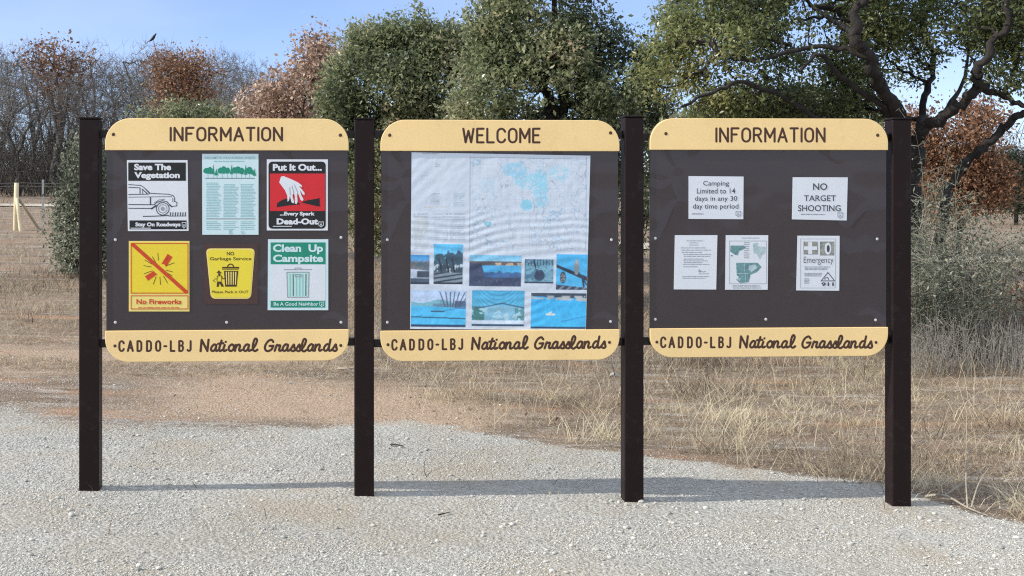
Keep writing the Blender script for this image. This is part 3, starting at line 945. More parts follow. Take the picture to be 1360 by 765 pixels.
n.poly('figure_drawing', BI, [(190, 370), (222, 370), (218, 396), (194, 396)], 3)
n.line('figure_drawing', BI, [(180, 402), (232, 402), (250, 440), (285, 420)], 8, 3); n.line('figure_drawing', BI, [(180, 402), (176, 460)], 8, 3.5); n.line('figure_drawing', BI, [(232, 410), (230, 465)], 6, 3.5)
n.poly('figure_drawing', BI, [(180, 470), (232, 470), (262, 532), (232, 534), (208, 490), (198, 534), (172, 534)], 3)
n.line('figure_drawing', BI, [(165, 430), (130, 460), (160, 478)], 5, 3)
n.done()

# 6: clean up campsite
n = Notice('notice', 'green and white Clean Up Campsite notice with a ribbed can', B1, 300, 305, 4.248, 4.25, [(238, 450), (578, 450), (578, 52), (240, 52)], M['cyanpaper'])
n.rect('header_block', M['green'], 255, 70, 563, 193)
n.rect('white_field', M['white2'], 255, 193, 562, 397)
n.rect('footer_block', M['green'], 255, 397, 561, 435)
n.text('lettering', M['cyanpaper'], 'Clean  Up', 268, 80, 549, 136, .04)
n.text('lettering', M['cyanpaper'], 'Campsite', 268, 138, 550, 192, .04)
n.text('lettering', M['cyanpaper'], 'Be A Good Neighbor', 272, 405, 522, 431, .02)
n.shield('lettering', M['cyanpaper'], 530, 404, 553, 430)
n.poly('can_drawing', M['palegreen'], [(348, 238), (467, 238), (464, 376), (351, 376)], 1.6)
n.line('can_drawing', M['greyink'], [(345, 237), (470, 237), (466, 377), (350, 377), (346, 237)], 5, 2)
n.line('can_drawing', M['greyink'], [(330, 222), (485, 222)], 4, 2); n.line('can_drawing', M['greyink'], [(390, 222), (394, 213), (424, 213), (428, 222)], 4, 2)
for i in range(6): n.line('can_drawing', M['ink' if i in (1, 5) else 'tealink'], [(363 + i * 18, 248), (364 + i * 17.6, 368)], 5, 2.4)
n.line('can_drawing', M['greyink'], [(392, 250), (426, 250), (424, 262), (394, 262), (392, 250)], 4, 3)
n.done()

# 8: camping limit
n = Notice('notice', 'white sheet reading Camping Limited to 14 days', B3, 840, 145, 4.78, 4.78, [(343, 695), (688, 697), (690, 428), (343, 425)], M['white2'])
for t, x0, y0, x1, y1 in (('Camping', 435, 455, 598, 494), ('Limited to 14', 395, 502, 637, 535), ('days in any 30', 383, 551, 650, 590), ('day time period', 370, 600, 657, 640)):
    n.text('lettering', M['ink'], t, x0, y0, x1, y1, .004)
n.lines('small_print', M['greyink'], 358, 460, 663, 663, 1, 7, 2); n.shield('small_print', M['greyink'], 641, 648, 672, 682)
n.done()
# 9: no target shooting
n = Notice('notice', 'white sheet reading NO TARGET SHOOTING', B3, 1020, 145, 4.78, 4.78, [(135, 698), (480, 705), (487, 433), (140, 432)], M['white2'])
n.text('lettering', M['ink'], 'NO', 268, 470, 357, 513, .012); n.text('lettering', M['ink'], 'TARGET', 210, 546, 412, 583, .006); n.text('lettering', M['ink'], 'SHOOTING', 173, 608, 442, 647, .008)
n.lines('small_print', M['greyink'], 185, 380, 666, 666, 1, 6, 5); n.shield('small_print', M['greyink'], 424, 655, 455, 692)
n.done()
# 10: letter
n = Notice('notice', 'white typed letter sheet beside the county map sheet', B3, 885, 305, 9, 9, [(65, 706), (568, 708), (583, 62), (78, 62)], M['white2'])
n.lines('small_print', M['greyink'], 215, 460, 128, 128, 1, 8, 1); n.lines('small_print', M['greyink'], 245, 390, 152, 178, 2, 7, 2)
n.lines('small_print', M['greyink'], 145, 520, 212, 265, 3, 8, 3, 1, .35); n.lines('small_print', M['greyink'], 172, 520, 290, 312, 2, 8, 4, 1, .4)
n.lines('small_print', M['greyink'], 172, 490, 345, 408, 4, 8, 5, 1, .3); n.lines('small_print', M['greyink'], 172, 390, 436, 436, 1, 8, 6)
n.line('signature', M['ink'], [(355, 492), (375, 470), (372, 505), (390, 488), (410, 500), (440, 492)], 4, 1)
n.lines('small_print', M['greyink'], 355, 520, 520, 528, 1, 7, 8); n.lines('small_print', M['greyink'], 160, 520, 552, 572, 2, 8, 9)
n.done()
# 11: maps
n = Notice('notice', 'white sheet with three grey-green county maps', B3, 885, 305, 9, 9, [(675, 710), (1180, 710), (1187, 62), (683, 62)], M['white2'])
n.frame('small_print', M['greyink'], 722, 128, 1165, 640, 4)
n.lines('small_print', M['greyink'], 870, 1130, 95, 95, 1, 8, 1)
n.poly('map', M['teal'], [(738, 185), (895, 185), (920, 210), (880, 235), (840, 250), (825, 300), (790, 295), (735, 255)])
n.poly('map', M['black'], [(742, 300), (770, 305), (758, 312), (745, 312)])
n.poly('map', M['paleteal'], [(1005, 160), (1060, 150), (1060, 195), (1150, 200), (1150, 265), (1110, 300), (1085, 350), (1055, 290), (1010, 270)])
n.poly('map', M['teal'], [(805, 390), (1060, 390), (1105, 440), (1050, 500), (975, 530), (955, 620), (850, 630), (805, 590), (840, 560), (812, 540)])
n.poly('map', M['paleteal'], [(960, 420), (1030, 410), (1060, 450), (990, 500), (950, 470)], 2)
n.poly('map', M['paleteal'], [(820, 570), (860, 575), (850, 605), (815, 595)], 2)
n.line('map', M['paleteal'], [(810, 520), (950, 520)], 8, 2); n.line('map', M['paleteal'], [(900, 395), (920, 620)], 5, 2.6)
n.lines('small_print', M['greyink'], 895, 965, 150, 330, 9, 8, 4); n.lines('small_print', M['greyink'], 755, 1160, 660, 690, 3, 7, 6)
n.done()
# 12: emergency
n = Notice('notice', 'white Emergency sheet with a white cross picture', B3, 1045, 305, 9, 9, [(80, 718), (590, 722), (595, 70), (95, 68)], M['white2'])
n.frame('small_print', M['greyink'], 128, 104, 545, 690, 3)
n.rect('picture', M['stonegrey'], 165, 138, 335, 290); n.rect('picture', M['white2'], 222, 142, 268, 286, 2); n.rect('picture', M['white2'], 172, 195, 222, 238, 2); n.rect('picture', M['white2'], 268, 195, 326, 238, 2)
n.rect('picture', M['stonegrey'], 362, 138, 530, 302)
n.poly('picture', M['white2'], [(455 + 40 * math.cos(a), 222 + 72 * math.sin(a)) for a in np.linspace(0, 6.2, 16)], 2)
n.poly('picture', M['ink'], [(458 + 17 * math.cos(a), 222 + 44 * math.sin(a)) for a in np.linspace(0, 6.2, 14)], 3)
n.text('lettering', M['ink'], 'Emergency', 168, 318, 520, 415, -.008)
n.lines('small_print', M['greyink'], 172, 530, 438, 470, 3, 9, 3); n.lines('small_print', M['greyink'], 172, 390, 515, 545, 3, 9, 4); n.lines('small_print', M['greyink'], 172, 245, 580, 630, 4, 9, 5)
n.line('triangle_mark', M['ink'], [(375, 605), (455, 505), (535, 605), (375, 605)], 9, 1); n.text('triangle_mark', M['ink'], '911', 378, 622, 524, 668, .03)
n.line('triangle_mark', M['ink'], [(420, 590), (420, 570), (455, 565), (465, 590)], 8, 1)
n.done()

# 7: the large poster: rippled sheet with a map and eight photographs
def poster():
    corners = dict(tl=(546, 202.5), tr=(782, 207), bl=(544, 435.5), br=(776, 437.5))
    cpx, bpy_ = 662, 437
    sc, zb = sgn(cpx, bpy_)
    fy = B2['fy']
    x, y = s_world(sc)
    root = empty('poster', (x - fy * math.sin(SA), y + fy * math.cos(SA), zb), SA, 'large rippled white map poster with eight blue tinted photographs', 'poster')
    def pos(u, v):
        u = np.asarray(u, float); v = np.asarray(v, float)
        px = (1 - u) * (1 - v) * corners['tl'][0] + u * (1 - v) * corners['tr'][0] + (1 - u) * v * corners['bl'][0] + u * v * corners['br'][0]
        py = (1 - u) * (1 - v) * corners['tl'][1] + u * (1 - v) * corners['tr'][1] + (1 - u) * v * corners['bl'][1] + u * v * corners['br'][1]
        uu = (px - CX) / F; Y = Y0 / (1 - K * uu)
        return uu * Y / math.cos(SA) - sc, H - (py - CY) * Y / F - zb, px, py
    def disp(px, py):
        # crossing ripples in damp paper
        n1 = vnoise(px * .012, py * .012, .2, 4) * 6
        big = smoothstep(300, 325, py) * smoothstep(400, 370, py) + .55
        a = np.sin((py * 1.0 - (px - 620) * (-.22) * np.sign(px - 620) * .9 + n1 * 9) * .52) * .0011 * smoothstep(268, 300, py) * smoothstep(445, 330, py) 
        b_ = np.sin((px * .75 + py * .8) * .42 + n1) * .0007 * smoothstep(640, 560, px) * smoothstep(285, 240, py)
        c = np.sin((px * .55 - py * .9) * .36 + n1 * 1.3) * .0006 * smoothstep(620, 660, px) * smoothstep(300, 260, py)
        d = np.sin((py + .004 * (px - 660) ** 2) * .55) * .0010 * smoothstep(385, 395, py) * smoothstep(595, 640, px) * smoothstep(745, 700, px)
        e = (fbm(px, py, .05, 3, 8) - .5) * .004
        return (a * (.35 + 1.1 * fbm(px, py, .035, 2, 15)) + b_ * .55 + c * .6 + d * .7 + e * 1.3) * 1.0
    def sheet(u0, u1, v0, v1, nu, nv, off, colf, name, mat, parent):
        U, Vv = np.meshgrid(np.linspace(u0, u1, nu), np.linspace(v0, v1, nv))
        X, Z, px, py = pos(U, Vv)
        D = disp(px, py)
        Yv = -.0042 - off + D
        P = np.stack([X, Yv, Z], -1).reshape(-1, 3)
        k = nu * nv
        ii = (np.arange(nu - 1)[None, :] + np.arange(nv - 1)[:, None] * nu)
        q1 = np.stack([ii + nu, ii + nu + 1, ii + 1, ii], -1).reshape(-1, 4)
        back = P + np.array([0, .0004, 0])
        C = colf(px, py, U, Vv).reshape(-1, 3)
        me = np_mesh(name, np.vstack([P, back]), np.vstack([q1, q1[:, ::-1] + k]), {'col': np.vstack([C, C])}, True)
        return link_mesh(name, me, mat, parent)
    def grainy(C, px, py):
        g = .62 + .5 * fbm(px, py, .55, 3, 41) + .26 * fbm(px, py, .12, 3, 42)
        C = C * g[..., None]
        for _ in range(2):
            Pd = np.pad(C, ((1, 1), (1, 1), (0, 0)), 'edge')
            C = (Pd[:-2, 1:-1] + Pd[2:, 1:-1] + Pd[1:-1, :-2] + Pd[1:-1, 2:] + 2 * C) / 6
        return np.clip(C * (1.08 - .16 * fbm(px, py, .04, 2, 77)[..., None]), 0, 1)
    def rgb(*c): return np.array(srgb(*c)[:3])
    def mapcol(px, py, U, V):
        c = np.tile(np.array([.60, .68, .79]), px.shape + (1,))
        def ink(mask, col, a=1.0):
            m = (np.clip(mask, 0, 1) * a)[..., None]
            c[:] = c * (1 - m) + np.array(col) * m
        inmap = smoothstep(623, 624, px) * smoothstep(777.5, 776.5, px) * smoothstep(209, 210, py) * smoothstep(333, 332, py)
        fr = lambda a, w: smoothstep(w, 0, np.abs(a))
        # map frame
        ink(fr(px - 623.5 + (py - 208) * .008, .9) * (py > 208) * (py < 333), (.25, .28, .36), .75)
        ink(fr(py - 209 - (px - 623) * .016, .8) * (px > 623) * (px < 778), (.25, .28, .36), .65)
        ink(fr(px - 777.3 + (py - 210) * .012, .7) * (py > 208) * (py < 333), (.3, .33, .4), .6)
        # survey grid, roads, streams
        ink(inmap * np.maximum(fr((px % 9.3) - 4, .45), fr((py % 9.3) - 4, .45)), (.34, .42, .52), .36)
        w = fbm(px, py, .045, 4, 12); ink(inmap * fr(w - .5, .012), (.18, .42, .62), .65)
        w2 = fbm(px, py, .06, 3, 17); ink(inmap * fr(w2 - .47, .010), (.22, .25, .30), .6)
        # blue land parcels
        bl = np.floor(px / 1.9) * 1.9; bm = np.floor(py / 1.9) * 1.9
        for cx, cy, rx, ry, th, col in ((682, 226, 16, 9, .42, (.30, .62, .82)), (704, 240, 22, 10, .46, (.32, .66, .84)), (716, 250, 9, 26, .42, (.30, .64, .82)), (698, 272, 8, 7, .3, (.22, .6, .78)), (741, 230, 14, 10, .52, (.35, .66, .82)), (647, 297, 5, 3, .3, (.15, .5, .6)), (720, 268, 8, 6, .5, (.3, .62, .8)), (646, 247, 10, 8, .58, (.45, .68, .82))):
            e = ((bl + 1 - cx) / rx) ** 2 + ((bm + 1 - cy) / ry) ** 2
            h = .75 * vnoise(bl * 1.7 + 3, bm * 1.9, .5, 33) + .25 * vnoise(bl * .3 + 3, bm * .3, .5, 34)
            ink((e < 1) * (h > th) * inmap, col, .8)
            e2 = ((px - cx) / (rx * 1.25)) ** 2 + ((py - cy) / (ry * 1.25)) ** 2
            ink((e2 < 1) * (fbm(px, py, .45, 2, 5) > .53) * inmap, col, .35)
        # text columns on the left
        def lines_(x0, x1, y0, y1, pitch, col, a, seed):
            row = np.floor((py - y0) / pitch)
            on = ((py - y0) % pitch < pitch * .5) & (px > x0) & (px < x1) & (py > y0) & (py < y1)
            word = vnoise(px * .55, row * 3.1, .5, seed) > .32
            ink(on & word, col, a)
        lines_(549, 568, 288, 330, 2.4, (.42, .44, .36), .5, 1); lines_(575, 594, 288, 318, 2.4, (.30, .35, .45), .55, 2); lines_(596, 617, 288, 318, 2.4, (.30, .35, .45), .5, 3)
        lines_(549, 568, 283, 288, 4, (.3, .35, .45), .6, 4); lines_(575, 617, 283, 288, 4, (.3, .35, .45), .5, 5)
        lines_(560, 583, 203.5, 206, 2.5, (.25, .28, .35), .6, 6); lines_(576, 584, 216, 223, 2.4, (.3, .33, .4), .55, 7); lines_(559, 568, 233, 240, 2.4, (.35, .38, .45), .45, 8)
        lines_(571, 583, 257, 272, 2.6, (.25, .28, .36), .55, 9); lines_(601, 616, 258, 273, 2.6, (.28, .40, .52), .5, 10); lines_(562, 592, 274, 277, 3, (.55, .52, .42), .6, 11)
        for y_ in (256.5, 273.5): ink(fr(py - y_, .6) * (px > 601) * (px < 617), (.3, .36, .46), .5)
        lines_(632, 655, 310, 326, 2.6, (.4, .43, .5), .35, 13); lines_(660, 770, 318, 331, 3, (.45, .5, .58), .25, 14)
        ink(fr(py - 332.5, .7) * (px > 623) * (px < 778), (.35, .38, .46), .4)
        return c
    sheet(0, 1, 0, 1, 300, 290, 0, mapcol, 'sheet', M['poster'], root)
    L = lambda a, b, t: a * (1 - t)[..., None] + b * t[..., None]
    def base(sky1, sky2, t): return L(rgb(*sky1), rgb(*sky2), t)
    def put(c, mask, col, a=1.0):
        m = (np.clip(mask.astype(float), 0, 1) * a)[..., None]
        c[:] = c * (1 - m) + (rgb(*col) if not isinstance(col, np.ndarray) else col) * m
    def ridge(s, k, lo, hi, seed): return lo + (hi - lo) * fbm(s * k, s * 0 + seed, 1.0, 4, seed)
    def ph_path(s, t):
        c = base((60, 150, 215), (150, 195, 225), t)
        n = fbm(s * 9, t * 9, 1, 3, 2)
        put(c, t > .18 + .25 * (1 - s) * 0 + .12 * n, (88, 112, 130)); put(c, (t > .2) * (fbm(s * 14, t * 14, 1, 3, 6) > .55), (130, 118, 116))
        put(c, t > .48 + .06 * s, (190, 205, 225)); put(c, (t > .55) & (s > .35 + .6 * (t - .55) * 0) & (t < .78), (70, 84, 104)); put(c, t > .8, (72, 88, 108)); put(c, t > .93, (40, 52, 70))
        return c
    def ph_tree(s, t):
        c = base((88, 190, 240), (150, 215, 245), t)
        e = ((s - .75) / .5) ** 2 + ((t - .42) / .28) ** 2; n = fbm(s * 8, t * 8, 1, 4, 8)
        put(c, (e + (n - .5) * 1.6 < .8), (58, 86, 108)); e = ((s - .2) / .25) ** 2 + ((t - .42) / .17) ** 2
        put(c, (e + (n - .5) * 1.6 < .9), (60, 92, 112)); put(c, (t > .52) & (t < .72), (66, 86, 104)); put(c, (t > .5) & (t < .72) & (fbm(s * 16, t * 11, 1, 2, 4) > .62), (190, 212, 228))
        for k in (.25, .5, .7): put(c, (np.abs(s - k - (t - .6) * .3) < .025) & (t > .35) & (t < .72), (34, 44, 58))
        put(c, t > .72, (128, 146, 162)); put(c, (t > .72) & (np.sin((t * 1.0 + s * .12) * 60) > .35), (48, 60, 78)); put(c, t > .96, (30, 40, 54))
        return c
    def ph_shore(s, t):
        c = base((120, 195, 235), (165, 215, 240), t * 3 % 1)
        put(c, (t > .2) & (t < .34), (96, 92, 96)); put(c, (t > .24) & (t < .34) & (s > .5) & (fbm(s * 22, t * 9, 1, 2, 3) > .4), (190, 172, 150))
        put(c, t > .33, (80, 176, 228)); put(c, (t > .55 + .06 * np.sin(s * 40) * .3), (60, 110, 170)); put(c, (t > .72) | (s < .24 + .15 * (t - .3)) & (t > .26), (58, 72, 104))
        put(c, (t > .5) & (fbm(s * 30, t * 14, 1, 2, 5) > .58), (76, 92, 122), .8)
        return c
    def ph_bird(s, t):
        c = base((110, 165, 190), (120, 170, 190), t); n = fbm(s * 7, t * 9, 1, 4, 4)
        put(c, n > .55, (84, 128, 158)); put(c, (t < .25) & (np.sin(s * 60) > .2), (66, 98, 124)); put(c, ((s - .52) / .2) ** 2 + ((t - .68) / .24) ** 2 + (n - .5) < .9, (52, 74, 102)); put(c, (np.abs(s - .38 - .25 * (t - .3)) < .03) & (t < .6), (40, 56, 80))
        put(c, n > .72, (160, 200, 210)); put(c, t > .93, (46, 62, 84)); return c
    def ph_hawk(s, t):
        c = base((72, 180, 236), (84, 188, 240), t)
        put(c, np.abs(t - .33 - .36 * s) < .045 + .02 * s, (42, 54, 74)); put(c, (np.abs(t - .5 - (s - .72) * 1.3) < .035) & (s > .7), (44, 56, 76)); put(c, (np.abs(s - .83 - (t - .6) * .25) < .03) & (t > .6), (50, 62, 84))
        put(c, ((s - .66) / .085) ** 2 + ((t - .36) / .22) ** 2 < 1, (140, 150, 160)); put(c, ((s - .66) / .05) ** 2 + ((t - .2) / .06) ** 2 < 1, (176, 182, 184))
        put(c, ((s - .22) / .1) ** 2 + ((t - .66) / .17) ** 2 < 1, (62, 74, 92)); put(c, (((s - .22) / .08) ** 2 + ((t - .66) / .14) ** 2 < 1) & (fbm(s * 30, t * 30, 1, 2, 2) > .55), (130, 136, 140))
        put(c, t > .86 + .08 * s, (56, 66, 90)); put(c, (t > .9) & (np.sin(s * 25 + t * 30) > .3), (150, 170, 190), .5); return c
    def ph_lake(s, t):
        c = base((180, 205, 238), (200, 216, 240), t)
        r = .3 + .05 * np.sin(s * 9) ; put(c, t > r, (120, 178, 196)); put(c, (t > .36) & (s > .4), (104, 140, 166)); put(c, (t > .42 + .06 * s), (80, 190, 240))
        put(c, (s > .8) & (t > .28) & (t < .5), (82, 108, 142))
        for k, sl in ((.72, .0), (.76, .25), (.8, .5), (.84, .9), (.68, -.3), (.64, -.7), (.86, 1.4)): put(c, (np.abs(s - k - sl * (.5 - t) * .35) < .010) & (t < .46) & (t > .03), (70, 84, 110))
        put(c, (t > .56) & (t < .6) & (s > .36) & (s < .62), (58, 84, 116)); put(c, np.abs(t - .73 - .04 * s) < .014, (34, 62, 96)); put(c, (t > .94), (34, 66, 104)); put(c, (np.abs(t - .5 + .3 * (s - .8)) < .02) & (s > .6), (66, 140, 196), .7)
        return c
    def ph_spill(s, t):
        c = base((80, 180, 226), (110, 200, 232), t); put(c, np.sin(((s - .5) ** 2 * 2.2 + t) * 55) > .55, (66, 140, 186), .6)
        put(c, t > .42 + .3 * np.abs(s - .55) * .3, (130, 186, 214)); put(c, (t > .45) & (s < .24), (66, 128, 130)); put(c, (t > .5) & (s > .82), (84, 146, 158)); put(c, (t > .5) & (fbm(s * 12, t * 12, 1, 3, 5) > .55), (170, 210, 228))
        put(c, np.abs(t - .36 - .3 * np.abs(s - .58)) < .018, (60, 96, 124)); put(c, t > .84, (205, 222, 240)); put(c, t > .95, (44, 78, 110)); return c
    def ph_gull(s, t):
        c = base((60, 180, 240), (70, 190, 245), t); n = fbm(s * 8, t * 10, 1, 3, 7)
        put(c, t < .09 + .07 * s, (60, 78, 98)); put(c, (t > .07) & (t < .17 + .05 * s) & (n > .42), (176, 184, 190)); put(c, (np.abs(t - .6) < .022) & (s > .27) & (s < .44), (225, 226, 214)); put(c, (np.abs(t - .57 + (s - .33) * .8) < .02) & (s > .3) & (s < .38), (220, 222, 212))
        put(c, np.abs(t - .75 + .35 * (s - .7)) < .02 * (s > .55), (50, 150, 212), .8); put(c, t > .95, (38, 70, 110)); return c
    PH = [((545, 338, 569, 376.5), ph_path), ((575.5, 323.5, 613, 376.5), ph_tree), ((622.5, 338, 690, 379.5), ph_shore), ((695.5, 343.5, 732.5, 375.5), ph_bird), ((737.5, 337, 777, 384), ph_hawk),
          ((545.5, 384.5, 617, 433), ph_lake), ((626, 384.5, 694, 432), ph_spill), ((704, 388, 775.5, 435.5), ph_gull)]
    def inv(px, py):
        u, v = .5, .5
        for _ in range(12):
            t, b_ = corners['tl'], corners['bl']
            lx = corners['tl'][0] * (1 - v) + corners['bl'][0] * v; rx = corners['tr'][0] * (1 - v) + corners['br'][0] * v
            u = (px - lx) / (rx - lx)
            ty = corners['tl'][1] * (1 - u) + corners['tr'][1] * u; by = corners['bl'][1] * (1 - u) + corners['br'][1] * u
            v = (py - ty) / (by - ty)
        return u, v
    for (x0, y0, x1, y1), fn in PH:
        u0, v0 = inv(x0, y0); u1, v1 = inv(x1, y1)
        nu, nv = int((x1 - x0) * 2.2), int((y1 - y0) * 2.2)
        sheet(u0, u1, v0, v1, nu, nv, .0007, lambda px, py, U, V, fn=fn, a=(u0, v0, u1, v1): grainy(fn((U - a[0]) / (a[2] - a[0]), (V - a[1]) / (a[3] - a[1])), px, py), 'photo', M['photo'], root)
poster()

# ------------------------------------------------------------------ trees
def mst(nodes, rad0, pts, bf):
    """grow a minimum spanning tree (path length weighted) from the limb nodes to every point; returns positions, parents"""
    n0, n = len(nodes), len(pts)
    P = np.vstack([nodes, pts])
    par = np.full(n0 + n, -1)
    D = np.full(n, 1e9); who = np.zeros(n, int)
    plen = np.zeros(n0 + n)
    for i in range(n0):
        d = np.linalg.norm(pts - nodes[i], axis=1)
        c = d + bf * plen[i]
        m = c < D; D[m] = c[m]; who[m] = i
    left = np.ones(n, bool)
    for _ in range(n):
        k = int(np.argmin(np.where(left, D, 1e9)))
        left[k] = False
        p = who[k]; par[n0 + k] = p
        plen[n0 + k] = plen[p] + np.linalg.norm(pts[k] - P[p])
        d = np.linalg.norm(pts - pts[k], axis=1) + bf * plen[n0 + k]
        m = left & (d < D); D[m] = d[m]; who[m] = n0 + k
    return P, par

def tree_polys(P, par, n0, rtip, power, rng, wob, rmax):
    n = len(P)
    kids = [[] for _ in range(n)]
    for i in range(n0, n): kids[par[i]].append(i)
    tips = np.zeros(n)
    order = []
    st = list(range(n0))
    while st:
        i = st.pop(); order.append(i); st += kids[i]
    for i in reversed(order):
        tips[i] = 1 if not kids[i] else sum(tips[k] for k in kids[i])
    R = np.minimum(rtip * tips ** power, rmax)
    polys = []
    starts = [(i, k) for i in range(n0) for k in kids[i]]
    while starts:
        p, i = starts.pop()
        chain = [p, i]
        while kids[i]:
            ks = sorted(kids[i], key=lambda k: -tips[k])
            starts += [(i, k) for k in ks[1:]]
            i = ks[0]; chain.append(i)
        Q = P[chain]
        rr = R[chain].copy(); rr[0] = rr[1]; rr[-1] *= .45
        # subdivide and wobble
        C = catmull(Q, 3)
        t = np.linspace(0, len(chain) - 1, len(C)); rc = np.interp(t, np.arange(len(chain)), rr)
        w = rng.normal(0, 1, C.shape) * wob; w[0] = 0
        polys.append((C + w, rc))
    return polys

def ell_points(ells, n, rng, gap=.0, gscale=1.0, shell=.5, seed=0):
    """ells: (cx,cy,cz,rx,ry,rz) in metres; n points through their union with noise-shaped gaps"""
    vol = np.array([e[3] * e[4] * e[5] for e in ells]) ** .8
    out = []
    cnt = 0
    while cnt < n:
        k = rng.choice(len(ells), size=n, p=vol / vol.sum())
        E = np.array(ells)[k]
        d = rng.normal(size=(n, 3)); d /= np.linalg.norm(d, axis=1)[:, None]
        r = rng.random(n) ** (1 / 3 * (1 - shell) + .12 * shell)
        r = r * (.78 + .42 * rng.random(n) ** 1.6 + .38 * (rng.random(n) > .90) * rng.random(n))
        p = E[:, :3] + d * r[:, None] * E[:, 3:6]
        if gap > 0:
            g = .55 * vnoise(p[:, 0] * gscale, p[:, 1] * gscale, p[:, 2] * gscale, seed) + .45 * vnoise(p[:, 0] * gscale * 2.6, p[:, 1] * gscale * 2.6, p[:, 2] * gscale * 2.6, seed + 1)
            p = p[g > gap]
        out.append(p); cnt += len(p)
    return np.vstack(out)[:n]

def leaves(C, per, sig, L, Wd, rng, tint_c=None, tint_n=.35, up=.35, droop=0.0):
    """rhombic folded leaves scattered round the points C"""
    n = len(C) * per
    P = np.repeat(C, per, 0) + rng.normal(0, 1, (n, 3)) * np.array([sig, sig, sig * .8])
    d = rng.normal(size=(n, 3)); d[:, 2] -= droop; d /= np.linalg.norm(d, axis=1)[:, None]
    nr = rng.normal(size=(n, 3)); nr[:, 2] += up * 2
    s = np.cross(d, nr); s /= np.linalg.norm(s, axis=1)[:, None] + 1e-9
    nn = np.cross(s, d)
    q = .45 + 1.0 * rng.random(n) ** 1.3
    l = (L * q * (.8 + .4 * rng.random(n)))[:, None]; w = (Wd * q * (.8 + .4 * rng.random(n)))[:, None]
    cup = (rng.random(n)[:, None] - .2) * .35 * w
    b = P; t = P + d * l; m1 = P + d * l * .5 + s * w * .5 + nn * cup; m2 = P + d * l * .5 - s * w * .5 + nn * cup
    V = np.stack([b, m1, t, m2], 1).reshape(-1, 3)
    i = np.arange(n)[:, None] * 4
    Fc = np.vstack([i + np.array([[0, 1, 2]]), i + np.array([[0, 2, 3]])])
    base = np.repeat(tint_c if tint_c is not None else np.full(len(C), .5), per)
    tint = np.clip(base + (rng.random(n) - .5) * 2 * tint_n, 0, 1)
    return V, Fc, np.repeat(tint, 4)

def px_ell(px, py, Y, rxp, rzp, ry):
    k = Y / F
    return ((px - CX) * k, Y, H - (py - CY) * k, rxp * k, ry, rzp * k)

def limb_nodes(limbs):
    """limbs: list of (points, r0, r1); returns node array and tube list"""
    nodes, polys = [], []
    for pts, r0, r1 in limbs:
        C = catmull(np.array(pts, float), 6)
        k = len(C)
        jit = np.random.default_rng(int(abs(C[0, 0] * 1000)) + k).normal(0, 1, C.shape) * r0 * .30
        jit[0] = 0; jit[-1] = 0
        C = C + jit
        R = np.linspace(r0, r1, len(C)) * (1 + .08 * np.sin(np.arange(len(C)) * 1.7))
        polys.append((C, R)); nodes.append(C[1:] if len(nodes) else C)
    return np.vstack(nodes), polys

def build_tree(name, label, cat, base, limbs, ells, npts, per, leaf, mat, bark, seed, group=None, gap=.36, gscale=1.2, sig=.12, rtip=.004, power=.5,
               bf=.35, tintf=None, tint_n=.3, shell=.45, twigmat=None, wob=.012, rmax=.06, crown_name='crown', up=.35):
    rng = np.random.default_rng(seed)
    root = empty(name, base, 0, label, cat, group)
    b = np.array(base)
    nodes, polys = limb_nodes(limbs)
    pts = ell_points(ells, npts, rng, gap, gscale, shell, seed)
    pts = pts[pts[:, 2] > b[2] + .05]
    P, par = mst(nodes, None, pts, bf)
    tw = tree_polys(P, par, len(nodes), rtip, power, rng, wob, rmax)
    V, Fc, _ = tubes(polys, 9)
    link_mesh('trunk', np_mesh('trunk', V - b, Fc, None, True), M[bark], root)
    V, Fc, _ = tubes(tw, 4)
    link_mesh('branches', np_mesh('branches', V - b, Fc, None, True), M[twigmat or bark], root)
    if per:
        tc = tintf(pts, rng) if tintf else .5 + (vnoise(pts[:, 0] * 1.3, pts[:, 1] * 1.3, pts[:, 2] * 1.3, seed + 5) - .5) * .8
        V, Fc, t = leaves(pts, per, sig, leaf[0], leaf[1], rng, tc, tint_n, up)
        link_mesh(crown_name, np_mesh(crown_name, V - b, Fc, {'tint': t}), mat, root)
    return root

GREEN = leaf_mat('live_oak_leaves', [(0, (.066, .090, .046)), (.3, (.155, .190, .082)), (.6, (.25, .285, .120)), (.85, (.36, .375, .15)), (1, (.46, .42, .20))], .34, .58, .6)
GREEN2 = leaf_mat('grey_green_oak_leaves', [(0, (.080, .104, .060)), (.4, (.205, .245, .130)), (.72, (.34, .365, .195)), (.92, (.46, .44, .27)), (1, (.50, .39, .28))], .34, .58, .6)
RUST = leaf_mat('rust_dead_oak_leaves', [(0, (.11, .052, .028)), (.4, (.24, .125, .068)), (.75, (.36, .21, .125)), (1, (.50, .35, .23))], .6, .25, .3)
PINK = leaf_mat('pinkish_dry_oak_leaves', [(0, (.14, .085, .055)), (.35, (.34, .225, .16)), (.7, (.54, .40, .31)), (1, (.68, .56, .47))], .55, .25, .3)
SHRUB = leaf_mat('grey_green_shrub_leaves', [(0, (.05, .06, .045)), (.4, (.12, .14, .10)), (.75, (.22, .24, .18)), (1, (.36, .36, .28))], .6, .2, .3)
DARKG = leaf_mat('dark_evergreen_needles', [(0, (.012, .022, .014)), (.5, (.035, .055, .032)), (1, (.085, .105, .06))], .55, .1, .3)

def gz(x, y): return float(ground_z(x, y))
def W_(px, py, Y): return ((px - CX) * Y / F, Y, H - (py - CY) * Y / F)

